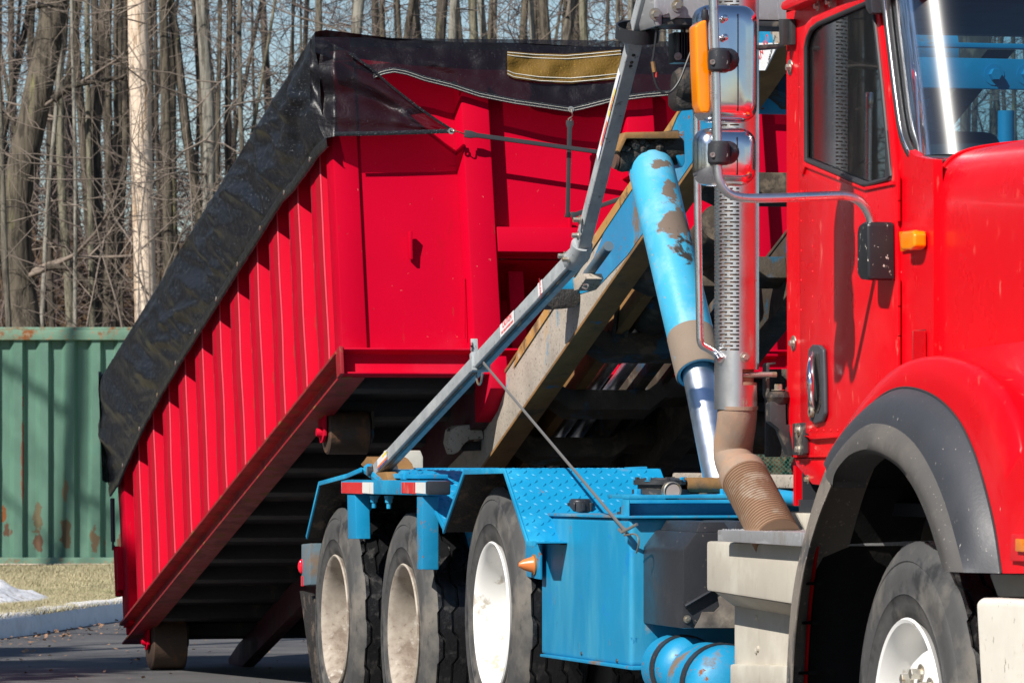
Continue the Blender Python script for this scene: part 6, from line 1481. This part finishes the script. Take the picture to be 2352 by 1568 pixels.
for a, b in ((1665, 42), (1665, 86), (1641, 90)): MB().sphere(sx(a, b, MX + .03), .011, 12).build('dome_nut', M['chrome'], mu)
# black mirror foot on the door
mf = MB().side([(1967, 534), (1971, 516), (1982, 509), (1992, 510), (1994, 644), (1974, 642), (1967, 630)], YD - .10, YD - .01).build('mirror_foot', mat('speckled_black', (.016, .017, .02), .4, layers=[((.5, .46, .40), 62, .72, .76, .8, 0, (1, 1, .8))]), T, bevel=.014, seg=3)
MB().tube([sx(2003, 515, AXP), S(2010, 560, YD - .06)], .0142, 16).build('foot_tube', M['chrome_tube'], mf)
# ---- exhaust stack
ec = S(1692, 700, YD - .157); EX, EY = ec.x, ec.y; rs = .0735
def slot_cell(a, k): 
    par = k % 4
    if a > 3 or a < -112: return False
    i = int(math.floor(a / 8.0))          # negative cell index
    if par == 0: return (i % 4) in (1, 2, 3)
    if par == 2: return ((i + 2) % 4) in (1, 2, 3)
    return False
ztop, zbot = ec.z + (700 + 60) / 715, ec.z - (946 - 700) / 715
zs0 = ec.z - (808 - 700) / 715
zl = [zbot]; 
for py in (935, 920, 905, 889, 875, 862, 852, 835, 820): zl.append(ec.z - (py - 700) / 715)
rows_k = [-1] * len(zl); z_ = zs0; k = 0
zl.append(zs0); rows_k.append(-1)
while z_ < ztop:
    h_ = .0055 if k % 2 == 0 else .00675; rows_k[-1] = k; z_ += h_; zl.append(z_); rows_k.append(-1); k += 1
NA = 45; fwdv = -FWD; vs = []; fs = []
rt = RGT
for z_ in zl:
    for j in range(NA + 1):
        a = R(-180 + 8 * j); vs.append(Vector((EX, EY, z_)) + (fwdv * math.cos(a) + rt * math.sin(a)) * rs)
for i in range(len(zl) - 1):
    for j in range(NA):
        a = -180 + 8 * j + .5
        if rows_k[i] >= 0 and slot_cell(a, rows_k[i]): continue
        py = 700 - (zl[i] - ec.z) * 715
        if 852 < py < 892 and a > 10: continue
        if py >= 892 and a > 58: continue
        if a > 150 or a < -165: continue
        n = i * (NA + 1) + j; fs.append((n, n + 1, n + NA + 2, n + NA + 1))
sh = MB(); sh.add(vs, fs); so = sh.build('heat_shield', M['shield'], T, weld=True, ang=60, normals=False)
hexbolt(Vector((EX, EY, ec.z - 40 / 715 * 1.0)) + (fwdv * math.cos(R(18)) + rt * math.sin(R(18))) * rs + UP * -.118, fwdv * math.cos(R(18)) + rt * math.sin(R(18)), .010, .014).build('bolt', M['steel'], so)
ex = MB().tube([Vector((EX, EY, z_)) for z_ in (zbot - .05, zbot + .4, ztop + .1)], .056, 24).build('exhaust_stack', M['exhaust'], T)
yE = EY
elb = [(1693, 880), (1694, 945), (1690, 985), (1684, 1020), (1683, 1048), (1693, 1075), (1712, 1100)]
EP = smooth([S(a, b, yE) for a, b in elb], 3)
MB().tube(EP, .0655, 32).build('exhaust_elbow', M['exhaust'], T, ang=70)
bd = [S(1689, 1000, yE), S(1683, 1040, yE)]
MB().tube([EP[10] , EP[10] + (EP[11] - EP[10]).normalized() * .012], .0685, 28).build('weld_seam', M['exhaust'], T)
f0, f1 = S(1708, 1093, yE), S(1785, 1238, yE + .03); dfl = f1 - f0; N_ = 116
FP = [f0 + dfl * (i / N_) for i in range(N_ + 1)]
MB().tube(FP, [.0755 + (.0042 if i % 4 < 2 else -.0028) for i in range(N_ + 1)], 36).build('flexible_pipe', M['flex'], T, ang=25)
MB().tube([f0 - dfl.normalized() * .02, f0 + dfl.normalized() * .022], .080, 32).build('pipe_clamp', M['exhaust'], T, bevel=.004)
# grab bar on the shield
xg = EX + .02
MB().tube([sx(1600, 238, xg), sx(1603, 500, xg), sx(1608, 778, xg)], .0125, 18).build('grab_bar', M['chrome_tube'], T)
MB().tube([sx(1599, 205, xg), sx(1600, 243, xg)], .0155, 16).build('bar_socket', M['chrome'], T, bevel=.004)
MB().tube(smooth([sx(1608, 765, xg), sx(1609, 792, xg), sx(1622, 798, xg), sx(1645, 812, xg), sx(1655, 826, xg + .03)], 2), [.0155] * 2 + [.014] * 16 if False else .0125, 14).build('bar_socket', M['chrome'], T)
# exhaust brackets to the cab
MB().tube([sx(1705, 861, EX + .05), sx(1775, 860, EX + .05), sx(1783, 860, EX + .05)], .0095, 12).build('clamp_rod', M['steel'], T)
MB().front([(1761, 838), (1764, 833), (1782, 832), (1782, 836), (1768, 838), (1767, 908), (1785, 914), (1785, 919), (1763, 913), (1761, 905)], EX + .03, EX - .02).build('clamp_strap', M['dark_steel'], T, bevel=.002)
br = MB().front([(1768, 927), (1772, 922), (1805, 922), (1806, 975), (1844, 972), (1845, 1044), (1812, 1045), (1790, 985), (1768, 968)], CX0 + .03, CX0 - .02).build('cab_bracket', M['dark_steel'], T, bevel=.004)
MB().side([(1820, 972), (1845, 970), (1846, 1040), (1840, 1045), (1820, 1045)], YD - .02, YD - .002).build('bracket_plate', M['dark_steel'], br, bevel=.003)
for a, b in ((1836, 987), (1836, 1031)): hexbolt(S(a, b, YD - .02), (0, -1, 0), .011, .012).build('bolt', M['steel'], br)
c = sx(1788, 912, CX0 + .0); MB().lathe([(0, .02), (.034, .018), (.042, .0), (.034, -.02), (0, -.022)], c, UP, 20).build('rubber_mount', M['grease'], br); hexbolt(c + UP * .022, UP, .014, .018).build('bolt', M['steel'], br)
ub = MB().side([(1796, 44), (1816, 44), (1817, 103), (1797, 104)], YD - .020, YD - .002).build('upper_bracket', M['dark_steel'], T, bevel=.003)
MB().side([(1788, 44), (1796, 44), (1796, 104), (1790, 104)], YD - .045, YD - .018).build('bracket_plate', M['dark_steel'], ub, bevel=.003)
MB().front([(1736, 104), (1800, 100), (1802, 108), (1738, 113)], CX0 + .02, CX0 - .08).build('bracket_arm', M['dark_steel'], ub, bevel=.003)
for a, b in ((1808, 55), (1808, 90)): hexbolt(S(a, b, YD - .020), (0, -1, 0), .010, .012).build('bolt', M['steel'], ub)
# dark muffler body behind the elbow
MB().tube([Vector((EX - .1, EY + .22, 1.26)), Vector((EX - .1, EY + .22, 1.55))], .09, 20).build('air_intake', M['grease'], T)
